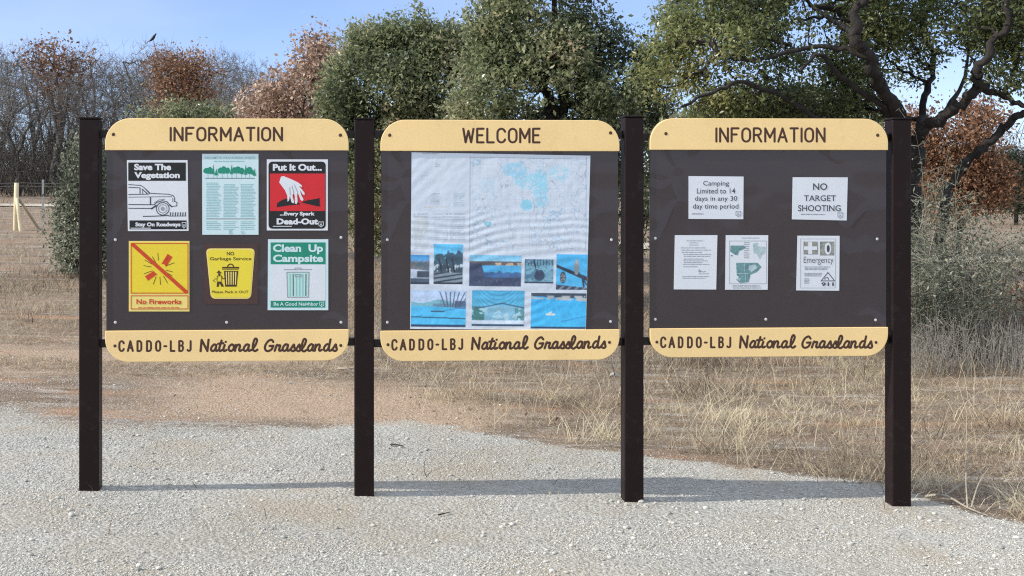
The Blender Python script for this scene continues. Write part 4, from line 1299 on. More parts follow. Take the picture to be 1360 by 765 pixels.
# the big live oak behind the right-hand board
Yo = 14.4
bx = W_(1213, 300, Yo)[0]
base = (bx, Yo, gz(bx, Yo))
def o_(px, py, dy=0.0): return W_(px, py, Yo + dy)
limbs = [
    ([(bx + .03, Yo, base[2] - .15), o_(1212, 330), o_(1208, 250), o_(1212, 200)], 0.136, 0.108),
    ([o_(1212, 205), o_(1194, 155, -.3), o_(1168, 115, -.7), o_(1150, 75, -1.0), o_(1134, 45, -1.1), o_(1142, 0, -1.1), o_(1150, -70, -1.0)], 0.082, 0.043),
    ([o_(1212, 205), o_(1232, 168, -.3), o_(1272, 142, -.6), o_(1296, 112, -.8), o_(1300, 84, -.9), o_(1330, 40, -1.0), o_(1345, -30, -1.0)], 0.071, 0.032),
    ([o_(1296, 114, -.8), o_(1325, 124, -.5), o_(1352, 138, -.6), o_(1395, 150, -.7)], 0.041, 0.022),
    ([(bx + .25, Yo - .3, base[2] - .1), o_(1252, 290, -.3), o_(1266, 238, -.3), o_(1290, 208, -.4), o_(1320, 186, -.5), o_(1344, 158, -.6), o_(1375, 146, -.7), o_(1440, 110, -.8)], 0.058, 0.036),
    ([o_(1205, 185), o_(1180, 150, -.4), o_(1115, 100, -.8), o_(1090, 72, -.9), o_(1062, 95, -.9)], 0.041, 0.016),
    ([o_(1150, 75, -1.0), o_(1090, 62, -.9), o_(1000, 80, -.9), o_(955, 72, -.9)], 0.031, 0.014),
    ([o_(1208, 235), o_(1100, 165, -.5), o_(1000, 112, -1.0), o_(948, 122, -1.1), o_(905, 142, -1.1)], 0.034, 0.014),
    ([o_(1212, 205), o_(1226, 140, .6), o_(1240, 80, .9), o_(1225, 20, 1.2), o_(1230, -50, 1.3)], 0.048, 0.022),
    ([o_(1134, 45, -1.1), o_(1080, 10, .2), o_(1040, -40, .1)], 0.031, 0.014),
    ([o_(1240, 165, -.1), o_(1275, 120, .6), o_(1290, 60, 1.0)], 0.034, 0.014),
]
def E(px, py, rx, rz, ry, dy=0): return px_ell(px, py, Yo + dy, rx, rz, ry)
ells = [E(950, 60, 85, 60, .8, -.3), E(1050, 50, 95, 60, .9), E(1085, 118, 90, 34, .8, .3), E(905, 128, 50, 26, .6, -.6), E(1000, 128, 80, 22, .7, -.3), E(1250, 40, 100, 42, .9, .3), E(1340, 30, 70, 45, .9, -.4),
        E(1340, 98, 42, 24, .6, -.5), E(1185, 15, 80, 45, .9, .5), E(1115, 60, 60, 60, .8, .7), E(1000, -40, 130, 60, 1.1), E(1230, -60, 150, 60, 1.2), E(1400, 20, 80, 70, 1.0, -.4), E(872, 90, 40, 34, .5, -.4), E(905, 40, 28, 40, .5, -.3), E(1235, 92, 50, 24, .6, 1.0), E(930, 20, 60, 40, .7, .5), E(985, 152, 110, 24, .8, .2), E(1120, 160, 60, 30, .8, .3), E(1120, 115, 50, 45, .7, .9), E(1070, 165, 60, 24, .8, .6)]
def oak_tint(p, rng):
    t = .42 + (vnoise(p[:, 0] * 1.2, p[:, 1] * 1.2, p[:, 2] * 1.2, 71) - .5) * .7
    yel = np.exp(-(((p[:, 0] - W_(930, 60, 14)[0]) / .45) ** 2 + ((p[:, 2] - W_(0, 60, 14)[2]) / .5) ** 2))
    return t + yel * .4
build_tree('live_oak', 'large spreading live oak with dark crooked limbs behind the shooting-ban board', 'tree', base, limbs, ells, 4500, 20, (.052, .026), GREEN, 'oakbark', 3, gap=.445, gscale=1.7, sig=.075, rtip=.0035, tintf=oak_tint, rmax=.035)

def mix_tint(k):
    def f(p, rng):
        a = vnoise(p[:, 0] * .9, p[:, 1] * .9, p[:, 2] * .9, 300 + k); b_ = vnoise(p[:, 0] * 3.1, p[:, 1] * 3.1, p[:, 2] * 3.1, 310 + k)
        return .5 + (a - .5) * .9 + (b_ - .5) * .5
    return f
# green oaks behind the WELCOME board
def mid_tree(name, label, Y, bpx, ells_px, npts, per, leaf, mat, seed, gap=.38, sig=.12, bark='oakbark', shell=.45, gscale=1.3, **kw):
    x = (bpx - CX) * Y / F
    base = (x, Y, gz(x, Y))
    es = [px_ell(a, b, Y + dy, rx, rz, ry) for a, b, rx, rz, ry, dy in ells_px]
    big = sorted(es, key=lambda e: -e[3] * e[5])
    top = max(es, key=lambda e: e[2])
    t0 = (x, Y, base[2] - .1); fork = (x + .1, Y + .05, base[2] + .35 * (top[2] - base[2]))
    r = .035 * (top[2] - base[2])
    limbs = [([t0, (x - .06, Y, base[2] + .15 * (top[2] - base[2])), fork], r, r * .75)]
    for e in big[:6]:
        c = e[:3]
        mid = tuple((np.array(fork) * .5 + np.array(c) * .5) + np.array([.08, 0, .12]))
        limbs.append(([fork, mid, c], r * .55, r * .15))
    return build_tree(name, label, 'tree', base, limbs, es, npts, per, leaf, mat, bark, seed, gap=gap, sig=sig, shell=shell, gscale=gscale, **kw)

mid_tree('live_oak', 'tall green oak rising out of frame directly behind the WELCOME board', 16.5, 735,
         [(725, 105, 105, 95, 1.0, 0), (690, 40, 80, 60, .9, .2), (778, 70, 50, 60, .8, 0), (650, 125, 48, 62, .8, -.2), (806, 140, 50, 44, .7, -.3), (730, 250, 125, 95, 1.0, .2), (730, -50, 95, 60, 1.0, .2), (830, 250, 50, 90, .7, .3), (640, 260, 60, 80, .8, 0), (845, 95, 34, 40, .6, .2), (825, 55, 26, 24, .4, 0), (640, 70, 24, 40, .5, 0), (618, 100, 20, 30, .5, 0), (640, 22, 14, 30, .4, .2), (664, 4, 14, 26, .4, .2), (680, 150, 50, 24, .7, .3), (622, 150, 30, 26, .5, .3), (866, 135, 36, 34, .5, .2), (870, 80, 30, 26, .5, .3)],
         4300, 20, (.062, .032), GREEN2, 21, gscale=1.6, gap=.455, tintf=mix_tint(1), tint_n=.34, sig=.075)
mid_tree('live_oak', 'dull green oak filling in beneath the large live oak behind the shooting-ban board', 20.5, 1010,
         [(960, 170, 90, 50, 1.0, 0), (1060, 165, 80, 50, 1.0, 0), (1140, 190, 50, 60, .9, 0), (1000, 240, 140, 80, 1.1, 0), (890, 230, 50, 80, .9, 0), (870, 175, 36, 34, .7, 0)],
         2600, 14, (.070, .037), GREEN2, 28, gap=.40, tintf=mix_tint(3), tint_n=.38, sig=.12)
mid_tree('live_oak', 'lower rounded green oak behind the gap between INFORMATION and WELCOME boards', 19.5, 545,
         [(525, 135, 85, 72, 1.1, 0), (598, 118, 60, 64, .9, .2), (482, 105, 42, 50, .8, .2), (560, 70, 38, 34, .6, 0), (490, 60, 22, 28, .4, .2), (562, 45, 18, 18, .3, 0), (640, 100, 30, 45, .6, 0), (545, 240, 110, 100, 1.1, .2), (470, 230, 45, 85, .7, 0), (450, 150, 30, 70, .6, 0), (458, 80, 22, 40, .5, .2), (490, 28, 9, 18, .25, 0), (540, 50, 30, 20, .4, 0), (575, 70, 24, 34, .5, .1), (600, 80, 26, 26, .5, .2), (512, 48, 24, 18, .4, 0), (612, 66, 26, 34, .5, .2), (465, 44, 9, 24, .3, 0), (530, 32, 9, 20, .3, 0), (592, 50, 10, 24, .3, 0), (556, 18, 8, 18, .25, 0)],
         4300, 20, (.066, .034), GREEN2, 22, gscale=1.6, gap=.44, tintf=mix_tint(2), tint_n=.34, sig=.085)
mid_tree('blackjack_oak', 'oak with pinkish dry leaves beside the lower rounded green oak', 22.5, 395,
         [(400, 130, 48, 42, .9, 0), (424, 92, 26, 42, .7, 0), (358, 148, 36, 32, .8, 0), (440, 120, 28, 45, .6, .2), (385, 190, 60, 50, .9, 0), (420, 60, 14, 18, .3, 0), (390, 240, 70, 60, .9, .2)],
         1900, 14, (.075, .044), PINK, 23, gap=.34, sig=.17, up=.1)
mid_tree('blackjack_oak', 'rust-brown leafed oak behind the limb of the large live oak', 25, 1275,
         [(1268, 185, 46, 48, 1.0, 0), (1240, 215, 36, 50, .9, 0), (1296, 235, 40, 42, .9, 0), (1300, 165, 30, 34, .7, 0), (1255, 260, 52, 34, .9, 0), (1215, 180, 24, 40, .7, .3), (1325, 258, 16, 22, .5, 0)],
         1700, 15, (.075, .042), RUST, 24, gap=.36, sig=.17, up=.1)
mid_tree('cedar', 'small dark evergreen in the distance at the far side of the right field', 35, 1352,
         [(1350, 235, 26, 22, .7, 0), (1355, 262, 30, 24, .8, 0), (1346, 212, 12, 14, .4, 0)], 700, 14, (.09, .03), DARKG, 25, gap=.2, sig=.14)

# shrubs
mid_tree('shrub', 'bushy grey-green evergreen shrub behind the outermost post of the six-notice board', 18.3, 112,
         [(112, 225, 24, 40, .45, 0), (94, 285, 22, 45, .5, 0), (104, 335, 30, 36, .55, 0), (130, 265, 24, 70, .5, .1), (150, 320, 30, 55, .5, .2), (118, 195, 12, 20, .3, 0)],
         1300, 14, (.055, .026), leaf_mat('left_shrub_leaves', [(0, (.06, .078, .055)), (.4, (.16, .185, .125)), (.8, (.31, .325, .235)), (1, (.5, .5, .42))], .5, .2, .4), 26, gap=.3, sig=.09, crown_name='foliage')

def stem_shrub(name, label, Y, bpx, w, hts, nst, leaf, mat, seed, per=26, spread=.5):
    rng = np.random.default_rng(seed)
    x = (bpx - CX) * Y / F
    base = np.array((x, Y, gz(x, Y)))
    root = empty(name, tuple(base), 0, label, 'shrub')
    polys, lp = [], []
    for i in range(nst):
        a = rng.random() * 6.283; rr = w * math.sqrt(rng.random()) * .55
        p = base + np.array([rr * math.cos(a), rr * math.sin(a) * .7, -.02])
        h = hts * (.45 + .6 * rng.random()) * (1.15 - .55 * (rr / (w * .55)) ** 2)
        d = np.array([math.cos(a) * spread * (.3 + rng.random()), math.sin(a) * spread * .7, 1.0]) + rng.normal(0, .18, 3); d /= np.linalg.norm(d)
        pts = [p]
        for k in range(7):
            d = d + rng.normal(0, .10, 3) + np.array([0, 0, -.035 * k * (.5 + rng.random())]); d /= np.linalg.norm(d)
            pts.append(pts[-1] + d * h / 6.5)
        qx = [v[0] / v[1] * F + CX for v in pts]
        if min(qx) < bpx - 330 * max(w, .55) * .35 or max(qx) > bpx + 330 * max(w, .55) * .35: continue
        C = catmull(pts, 2)
        polys.append((C, np.linspace(.0065, .0014, len(C))))
        for q in C[3:]:
            for _ in range(2):
                if rng.random() < .65:
                    e = rng.normal(size=3); e[2] = abs(e[2]) * .6; e /= np.linalg.norm(e)
                    L2 = .10 + .22 * rng.random()
                    T = [q, q + e * L2 * .5 + np.array([0, 0, .01]), q + e * L2 + np.array([0, 0, .015])]
                    polys.append((np.array(T), np.array([.003, .0022, .001])))
                    lp += [T[1], T[2]]
            lp.append(q)
    V, Fc, _ = tubes(polys, 4)
    link_mesh('stems', np_mesh('stems', V - base, Fc, None, True), M['stem'], root)
    C = np.array(lp)
    V, Fc, t = leaves(C, per, .045, leaf[0], leaf[1], rng, .45 + (vnoise(C[:, 0] * 3, C[:, 1] * 3, C[:, 2] * 3, seed) - .5) * .8, .35, .2)
    link_mesh('foliage', np_mesh('foliage', V - base, Fc, {'tint': t}), mat, root)
    return root
stem_shrub('shrub', 'tangled grey-green shrub with pale wiry stems beside the outermost post of the shooting-ban board', 12.6, 1262, 1.05, 1.95, 130, (.040, .014), SHRUB, 31, per=6)
stem_shrub('shrub', 'spiky pale-stemmed sapling standing above the tangled grey-green shrub', 12.9, 1232, .35, 2.35, 22, (.055, .010), SHRUB, 32, per=4, spread=.16)
stem_shrub('shrub', 'low rust-leaved bramble beside the tangled grey-green shrub', 13.8, 1352, .75, .85, 40, (.05, .028), RUST, 33, per=2, spread=.7)

# far woods of leafless oaks ------------------------------------------------------------------------------
def bare_proto(seed, h, wide, npts):
    rng = np.random.default_rng(seed)
    fork = h * .28
    trunk = [(0, 0, -.1), (.08, .03, fork * .5), (-.05 + .1 * rng.normal(), 0, fork)]
    limbs = [(trunk, .15, .11)]
    nl = 5
    for i in range(nl):
        a = i * 6.283 / nl + rng.random()
        r = wide * (.3 + .3 * rng.random())
        e = np.array([math.cos(a) * r, math.sin(a) * r, h * (.55 + .3 * rng.random())])
        f = np.array(trunk[-1])
        m = f * .55 + e * .45 + rng.normal(0, .22, 3) * np.array([1, 1, .5]); m[2] += .2
        limbs.append(([f, m, e], .085, .03))
    nodes, polys = limb_nodes(limbs)
    ells = [(0, 0, h * .62, wide * .95, wide * .95, h * .34), (wide * .35, 0, h * .72, wide * .6, wide * .6, h * .26), (-wide * .4, .2, h * .66, wide * .6, wide * .6, h * .28), (0, 0, h * .84, wide * .5, wide * .5, h * .16)]
    pts = ell_points(ells, npts, rng, .3, .8, .35, seed)
    P, par = mst(nodes, None, pts, .3)
    tw = tree_polys(P, par, len(nodes), .0075, .48, rng, .035, .08)
    # fine sprays at the points
    k = rng.choice(len(pts), size=int(npts * 1.3))
    for q in pts[k]:
        d = rng.normal(size=3); d[2] = abs(d[2]) * .7; d += (q - np.array([0, 0, h * .5])) * .25; d /= np.linalg.norm(d)
        L2 = .2 + .35 * rng.random()
        side = rng.normal(0, .1, 3)
        tw.append((np.array([q, q + d * L2 * .5 + side * .4, q + d * L2]), np.array([.006, .0045, .002])))
    V, Fc, _ = tubes(polys, 6); tm = np_mesh('trunk', V, Fc, None, True)
    V, Fc, _ = tubes(tw, 3); bm_ = np_mesh('branches', V, Fc, None, True)
    return tm, bm_, pts
PROT = [bare_proto(101, 7.2, 2.3, 900), bare_proto(102, 6.6, 2.5, 900), bare_proto(103, 7.8, 2.2, 950)]
for tm, bm_, _ in PROT:
    tm.materials.append(M['barebark']); bm_.materials.append(M['twig'])
rng = np.random.default_rng(55)
FARG = 'leafless oaks of the far wood'
def far_tree(px, Y, top, k, label, group=FARG, pts_only=False):
    x = (px - CX) * Y / F
    z = gz(x, Y)
    ht = H - (top - CY) * Y / F - z
    tm, bm_, pts = PROT[k % 3]
    hk = (7.2, 6.6, 7.8)[k % 3] * 1.03
    root = empty('bare_oak', (x, Y, z), rng.random() * 6.28, label, 'tree', group)
    sc = ht / hk
    wx = max(sc, .75 + .2 * rng.random())
    root.scale = (wx, wx, sc)
    link_mesh('trunk', tm, None, root); link_mesh('branches', bm_, None, root)
    return root, pts
LFAR = 'grey leafless oak in the far wood beyond the left field'
for row, (Y, xs, tops) in enumerate((
        (47, (-50, 22, 105, 178, 300, 352), (72, 84, 92, 98, 95, 100)),
        (52, (-20, 60, 142, 215, 268, 330, 385), (58, 66, 62, 55, 62, 74, 96)),
        (58, (-70, -30, 0, 40, 85, 120, 165, 200, 240, 290, 318, 365), (40, 48, 50, 52, 56, 52, 60, 54, 58, 60, 72, 85)))):
    for i, (px, top) in enumerate(zip(xs, tops)):
        far_tree(px + rng.normal() * 4, Y + rng.normal() * .8, top + rng.normal() * 4, i + row, LFAR)
for i, px in enumerate(range(-110, -900, -62)):
    far_tree(px + rng.normal() * 12, 52 + 6 * (i % 2) + rng.normal(), 62 + rng.normal() * 10, i, LFAR)
for px, top, Y in ((1300, 196, 47), (1335, 188, 50), (1368, 196, 46), (1400, 186, 52), (1440, 190, 49), (1260, 190, 52), (1490, 190, 50), (1545, 186, 52), (1610, 190, 48), (1680, 180, 53), (1760, 188, 50), (1850, 182, 52)):
    far_tree(px, Y, top, int(px) % 3, 'grey leafless oak in the far wood beyond the right field', 'leafless oaks beyond the right field')

mid_tree('blackjack_oak', 'rust-red leafed oak standing before the leafless far wood above the INFORMATION heading', 44, 240,
         [(240, 112, 42, 40, 1.3, 0), (222, 92, 26, 28, 1.0, 0), (262, 100, 28, 34, 1.0, 0), (250, 142, 44, 26, 1.2, 0)], 1000, 9, (.10, .055), RUST, 41, gap=.36, sig=.22, rtip=.006)
mid_tree('blackjack_oak', 'thin-crowned oak with a few rusty leaves above the leafless wood at upper left', 50, 75,
         [(72, 72, 38, 20, 1.4, 0), (55, 85, 26, 16, 1.0, 0), (95, 85, 28, 18, 1.0, 0), (80, 120, 40, 30, 1.4, 0)], 600, 3, (.14, .085), RUST, 42, gap=.42, sig=.3, rtip=.008, bark='barebark')
mid_tree('shrub', 'green brush growing beneath the rust-red oak in the far wood', 41, 252,
         [(250, 150, 50, 16, .9, 0), (210, 165, 40, 22, .9, 0), (290, 160, 40, 20, .9, 0)], 600, 9, (.11, .05), GREEN2, 43, gap=.34, sig=.2, rtip=.006, bark='barebark', crown_name='foliage')

def thicket():
    """brush under and behind the far woods that reads as one mass"""
    rng = np.random.default_rng(8)
    polys = []
    for i in range(5200):
        if i < 4300:
            Y = 46 + 24 * rng.random(); px = -160 + 760 * rng.random()
        else:
            Y = 44 + 14 * rng.random(); px = 1180 + 380 * rng.random()
        x = (px - CX) * Y / F; z = float(zg(x, Y))
        h = .6 + 2.6 * rng.random() ** 1.3
        d = np.array([rng.normal(0, .28), rng.normal(0, .2), 1.0])
        p0 = np.array([x, Y, z - .05]); p1 = p0 + d * h * .5 + rng.normal(0, .08, 3); p2 = p0 + d * h + rng.normal(0, .25, 3)
        polys.append((np.array([p0, p1, p2]), np.array([.022, .014, .004]) * (.6 + .8 * rng.random())))
        for _ in range(4):
            q = p0 + (p2 - p0) * (.3 + .6 * rng.random())
            e = rng.normal(size=3); e[2] = abs(e[2]); e /= np.linalg.norm(e)
            polys.append((np.array([q, q + e * h * .22, q + e * h * .38 + rng.normal(0, .06, 3)]), np.array([.008, .006, .002])))
    V, Fc, _ = tubes(polys, 3)
    o = link_mesh('undergrowth', np_mesh('undergrowth', V, Fc, None, True), bark_mat('brush_stems', (.04, .037, .034), (.11, .10, .09), 3))
    tag(o, 'dense leafless brush filling the foot of the far woods', 'undergrowth', kind='stuff')
thicket()

# ------------------------------------------------------------------ dry grass
def blades(P, h, w, lean, rng, curl=.5):
    n = len(P)
    a = rng.random(n) * 6.283
    d = np.stack([np.cos(a), np.sin(a), np.zeros(n)], 1)
    l = (lean * (.2 + rng.random(n)))[:, None]
    up = np.array([0, 0, 1.0])
    m = P + up * (h * .55)[:, None] + d * (h[:, None] * l * .35)
    t = P + up * (h * (1 - .25 * l[:, 0] * curl))[:, None] + d * (h[:, None] * l)
    b = rng.random(n) * 6.283
    s = np.stack([np.cos(b), np.sin(b), np.zeros(n)], 1) * (w / 2)[:, None]
    V = np.stack([P - s, P + s, m - s * .8, m + s * .8, t], 1).reshape(-1, 3)
    i = np.arange(n)[:, None] * 5
    Fc = np.vstack([i + [[0, 1, 3]], i + [[0, 3, 2]], i + [[2, 3, 4]]])
    return V, Fc

def grass_density(X, Y):
    e = Y - edge_y(X)
    n1 = fbm(X, Y, .9, 3, 51)
    d = smoothstep(.05, .45, e + (n1 - .5) * .6)
    lft = -.15 + (10.0 - Y) * .45                                    # ragged left limit of the tall grass
    d = d * smoothstep(-.35, .35, X - lft + (n1 - .5) * 1.4)
    return d

def dry_grass():
    rng = np.random.default_rng(17)
    VV, FF, TT = [], [], []
    base = 0
    def addb(X, Y, h, w, lean, tint):
        nonlocal base
        P = np.stack([X, Y, ground_z(X, Y) - .01], 1)
        V, Fc = blades(P, h, w, lean, rng)
        VV.append(V); FF.append(Fc + base); TT.append(np.repeat(tint, 5)); base += len(V)
    # tufts
    nt_ = 7200
    Y = 5.6 + 13 * rng.random(nt_) ** 1.15; X = -1.5 + (Y * .62 + 1.8) * rng.random(nt_)
    k = rng.random(nt_) < grass_density(X, Y) * (.05 + 1.0 * smoothstep(.45, .60, fbm(X, Y, 1.7, 3, 61)))
    X, Y = X[k], Y[k]
    per = 19
    hh = (.06 + .13 * rng.random(len(X)) ** 1.3) * (.25 + 1.5 * smoothstep(.3, .7, fbm(X, Y, 1.1, 3, 66))) * (1.05 - .45 * smoothstep(8.8, 11, Y))
    ed = smoothstep(2.3, .7, Y - edge_y(X))
    hh = hh * (1 + .55 * ed)
    tt = np.clip(.5 + .16 * ed + (fbm(X, Y * 1.6, 1.0, 3, 67) - .5) * 2.8 - .22 * smoothstep(9.2, 11, Y) + rng.normal(0, .12, len(X)), 0, 1)
    Xb = np.repeat(X, per) + rng.normal(0, .06, len(X) * per); Yb = np.repeat(Y, per) + rng.normal(0, .06, len(X) * per)
    hb = np.repeat(hh, per) * (.5 + .8 * rng.random(len(Xb)))
    addb(Xb, Yb, hb, .0026 + .0032 * rng.random(len(Xb)), 1.7, np.clip(np.repeat(tt, per) + rng.normal(0, .18, len(Xb)), 0, 1))
    # matted short straw between the tufts
    n = 90000
    Y = 5.6 + 14 * rng.random(n) ** 1.1; X = -1.8 + (Y * .62 + 2.2) * rng.random(n)
    k = rng.random(n) < grass_density(X, Y) * .95 + .02
    X, Y = X[k], Y[k]
    addb(X, Y, .025 + .08 * rng.random(len(X)), .002 + .003 * rng.random(len(X)), 2.6, np.clip(.38 + rng.normal(0, .28, len(X)), 0, 1))
    # flattened straw over the worn ground on the left
    n = 70000
    Y = 9.2 + 9 * rng.random(n) ** 1.2; X = -.34 * Y + (.34 * Y + .6) * rng.random(n)
    k = rng.random(n) < smoothstep(.42, .58, fbm(X * .45, Y * 1.8, 1.0, 3, 86)) * smoothstep(9.3, 10.6, Y) * .9
    X, Y = X[k], Y[k]
    addb(X, Y, .02 + .05 * rng.random(len(X)), .003 + .004 * rng.random(len(X)), 3.2, np.clip(.12 + np.abs(rng.normal(0, .35, len(X))), 0, 1))
    # long single stalks standing out of the tufts
    n = 1100
    Y = 6.2 + 7 * rng.random(n); X = -.5 + (Y * .6 + 1) * rng.random(n)
    k = rng.random(n) < grass_density(X, Y)
    X, Y = X[k], Y[k]
    addb(X, Y, .2 + .2 * rng.random(len(X)), .003 + .001 * rng.random(len(X)), .9, np.clip(.75 + rng.normal(0, .15, len(X)), 0, 1))
    # far and left fields: sparse short grass
    n = 110000
    Y = 9.2 + 33 * rng.random(n) ** 1.7; X = (rng.random(n) * .98 - .40) * Y
    den = smoothstep(0, 4, Y - 9.8 - 2.6 * smoothstep(.5, -.8, X) + (fbm(X, Y, .7, 3, 81) - .5) * 5) * (.2 + .8 * smoothstep(.4, .62, fbm(X * .6, Y, .9, 3, 82)))
    k = rng.random(n) < den
    X, Y = X[k], Y[k]
    addb(X, Y, (.04 + .10 * rng.random(len(X)) ** 1.5) * (1 + .02 * Y), (.003 + .004 * rng.random(len(X))) * (1 + .02 * Y), 1.0, np.clip(.28 + (fbm(X, Y, .6, 3, 83) - .5) * 1.0 + rng.normal(0, .18, len(X)), 0, 1))
    me = np_mesh('grass', np.vstack(VV), np.vstack(FF), {'tint': np.concatenate(TT)})
    mat = leaf_mat('dry_straw', [(0, (.13, .10, .075)), (.3, (.36, .295, .22)), (.6, (.62, .53, .38)), (.85, (.74, .65, .45)), (1, (.82, .75, .57))], .7, .42, .25)
    tag(link_mesh('grass', me, mat), 'dry straw-coloured grass growing behind the gravel edge', 'grass', kind='stuff')
dry_grass()

def weeds():
    rng = np.random.default_rng(19)
    polys = []
    for i in range(1000):
        if i < 380:
            Y = 11.2 + 1.6 * rng.random(); X = W_(1205 + 190 * rng.random(), 0, Y)[0]; h = .22 + .35 * rng.random()
        else:
            Y = 11 + 4.5 * rng.random(); X = W_(500 + 860 * rng.random(), 0, Y)[0]; h = .15 + .3 * rng.random()
        z = gz(X, Y)
        d = np.array([rng.normal(0, .18), rng.normal(0, .15), 1]); p = np.array([X, Y, z - .02])
        polys.append((np.array([p, p + d * h * .5 + rng.normal(0, .012, 3), p + d * h + rng.normal(0, .03, 3)]), np.array([.0035, .003, .0012])))
        for _ in range(3):
            q = p + d * h * (.4 + .5 * rng.random()); e = rng.normal(size=3); e[2] = abs(e[2]) + .3; e /= np.linalg.norm(e)
            polys.append((np.array([q, q + e * h * .12, q + e * h * .24]), np.array([.002, .0018, .001])))
    V, Fc, _ = tubes(polys, 3)
    tag(link_mesh('weeds', np_mesh('weeds', V, Fc, None, True), bark_mat('grey_dead_stalks', (.20, .185, .16), (.42, .40, .35), 10)), 'grey dead weed stalks standing along the foot of the shrubs', 'weeds', kind='stuff')
weeds()

def litter():
    """fallen oak leaves and chips of bark"""
    rng = np.random.default_rng(23)
    n = 9000
    Y = 6.5 + 9 * rng.random(n); X = (rng.random(n) * .9 - .36) * Y
    e = Y - edge_y(X)
    den = smoothstep(-.1, .3, e) * smoothstep(2.4, .4, e) * .6 + .03 + .3 * smoothstep(.55, .7, fbm(X, Y, .9, 3, 91)) * (e > 0)
    den = den * (.10 + .90 * smoothstep(-.3, .6, X))
    k = rng.random(n) < den
    P = np.stack([X[k], Y[k], ground_z(X[k], Y[k]) + .006], 1)
    V, Fc, t = leaves(P, 1, .002, .028, .017, rng, np.full(len(P), .55), .45, 9.0)
    tag(link_mesh('leaf_litter', np_mesh('leaf_litter', V, Fc, {'tint': t}), leaf_mat('fallen_leaves', [(0, (.07, .045, .032)), (.5, (.19, .12, .08)), (1, (.40, .29, .20))], .8, .1, .2)), 'fallen brown oak leaves scattered along the gravel edge', 'leaf litter', kind='stuff')
litter()

# ------------------------------------------------------------------ small things
def on_ground(px, py):
    """first guess of the ground point seen at a pixel, by marching"""
    Y = 5.0
    while Y < 120:
        x = (px - CX) * Y / F; z = H - (py - CY) * Y / F
        if z <= float(zg(x, Y)): break
        Y += .02
    return x, Y, gz(x, Y)

def rock(px, py, wpx, label, group, seed, col='rock'):
    rng = np.random.default_rng(seed)
    x, y, z = on_ground(px, py)
    r = wpx * y / F / 2
    me = bpy.data.meshes.new('stone')
    import bmesh
    bm = bmesh.new()
    bmesh.ops.create_icosphere(bm, subdivisions=2, radius=1)
    cuts = rng.normal(size=(9, 3)); cuts /= np.linalg.norm(cuts, axis=1)[:, None]
    for v in bm.verts:
        p = np.array(v.co)
        for c in cuts:
            d = p @ c
            if d > .72: p = p - c * (d - .72)
        p = p * np.array([1.15, .9, .75]) * (1 + rng.normal(0, .03))
        v.co = Vector(p * r)
    bm.to_mesh(me); bm.free()
    o = link_mesh('stone', me, M['rock'])
    o.location = (x, y, z + r * .3); o.rotation_euler = (rng.normal() * .3, rng.normal() * .3, rng.random() * 6)
    tag(o, label, 'stone', group)
M['rock'] = paint('limestone_lump', (.46, .455, .43), .95, .3, 30, .15, bump_s=.6)
LB = 'small pale limestone lump at the foot of the post right of the WELCOME board'
for i, (px, py, w) in enumerate([(836, 662, 9), (845, 665, 7), (822, 668, 6), (851, 668, 8), (812, 667, 6), (862, 666, 6), (804, 669, 7), (870, 670, 6), (831, 672, 6), (857, 674, 7), (843, 674, 5), (818, 674, 5)]):
    rock(px, py, w, LB, 'limestone lumps at a post foot', 200 + i)
LB = 'pale limestone lump on the gravel below the shooting-ban board'
for i, (px, py, w) in enumerate([(1078, 660, 9), (1068, 664, 7), (1092, 659, 7), (1000, 680, 6), (1115, 668, 6), (960, 676, 5), (1190, 681, 7), (1205, 684, 6), (1222, 689, 8), (1250, 693, 6)]):
    rock(px, py, w, LB, 'limestone lumps on the lot', 300 + i)
rock(815, 499, 12, 'flat white stone in the dry grass under the WELCOME board end', None, 401)
rock(386, 508, 5, 'lone white stone on bare dirt below the six-notice board', None, 402)

def twig_thing(name, pts_px, r, label, cat, mat, fork=()):
    P = [np.array(on_ground(a, b)) + np.array([0, 0, r + lift]) for a, b, lift in pts_px]
    base = P[0].copy()
    polys = [(catmull(P, 4) - base, np.linspace(r, r * .5, (len(P) - 1) * 4 + 1))]
    for fk in fork:
        Q = [np.array(on_ground(a, b)) + np.array([0, 0, r + lift]) for a, b, lift in fk]
        polys.append((catmull(Q, 4) - base, np.linspace(r * .7, r * .25, (len(Q) - 1) * 4 + 1)))
    V, Fc, _ = tubes(polys, 6)
    o = link_mesh(name, np_mesh(name, V, Fc, None, True), mat)
    o.location = tuple(base)
    tag(o, label, cat)
palew = bark_mat('bleached_wood', (.26, .23, .18), (.50, .45, .37), 20)
twig_thing('fallen_branch', [(1228, 662, .0), (1255, 668, .03), (1285, 682, .02), (1312, 688, .0)], .007, 'pale fallen branch lying on dirt past the outermost post of the shooting-ban board', 'branch', palew,
           ([(1255, 668, .03), (1285, 665, .10), (1306, 655, .12)], [(1285, 682, .02), (1283, 672, .15), (1287, 662, .26)], [(1290, 682, .02), (1300, 676, .12), (1318, 668, .2)]))
twig_thing('stick', [(449, 493, .01), (462, 495, .02), (474, 494, .01)], .010, 'short bleached stick on the dirt behind the post between INFORMATION and WELCOME', 'stick', palew)
dk = bark_mat('dark_stick_bark', (.03, .025, .02), (.08, .065, .05), 20)
twig_thing('stick', [(519, 594, .004), (527, 595, .008), (536, 596, .004)], .007, 'short dark stick on the gravel just right of the post beside the WELCOME board', 'stick', dk)
twig_thing('stick', [(582, 687, .004), (590, 686, .006), (597, 683, .004)], .004, 'tiny dark twig on the gravel in front of the WELCOME board shadow', 'stick', dk)
twig_thing('stick', [(566, 634, .0), (563, 628, .02), (565, 622, .05)], .0025, 'tiny upright dark twig on the gravel below the WELCOME board', 'stick', dk)

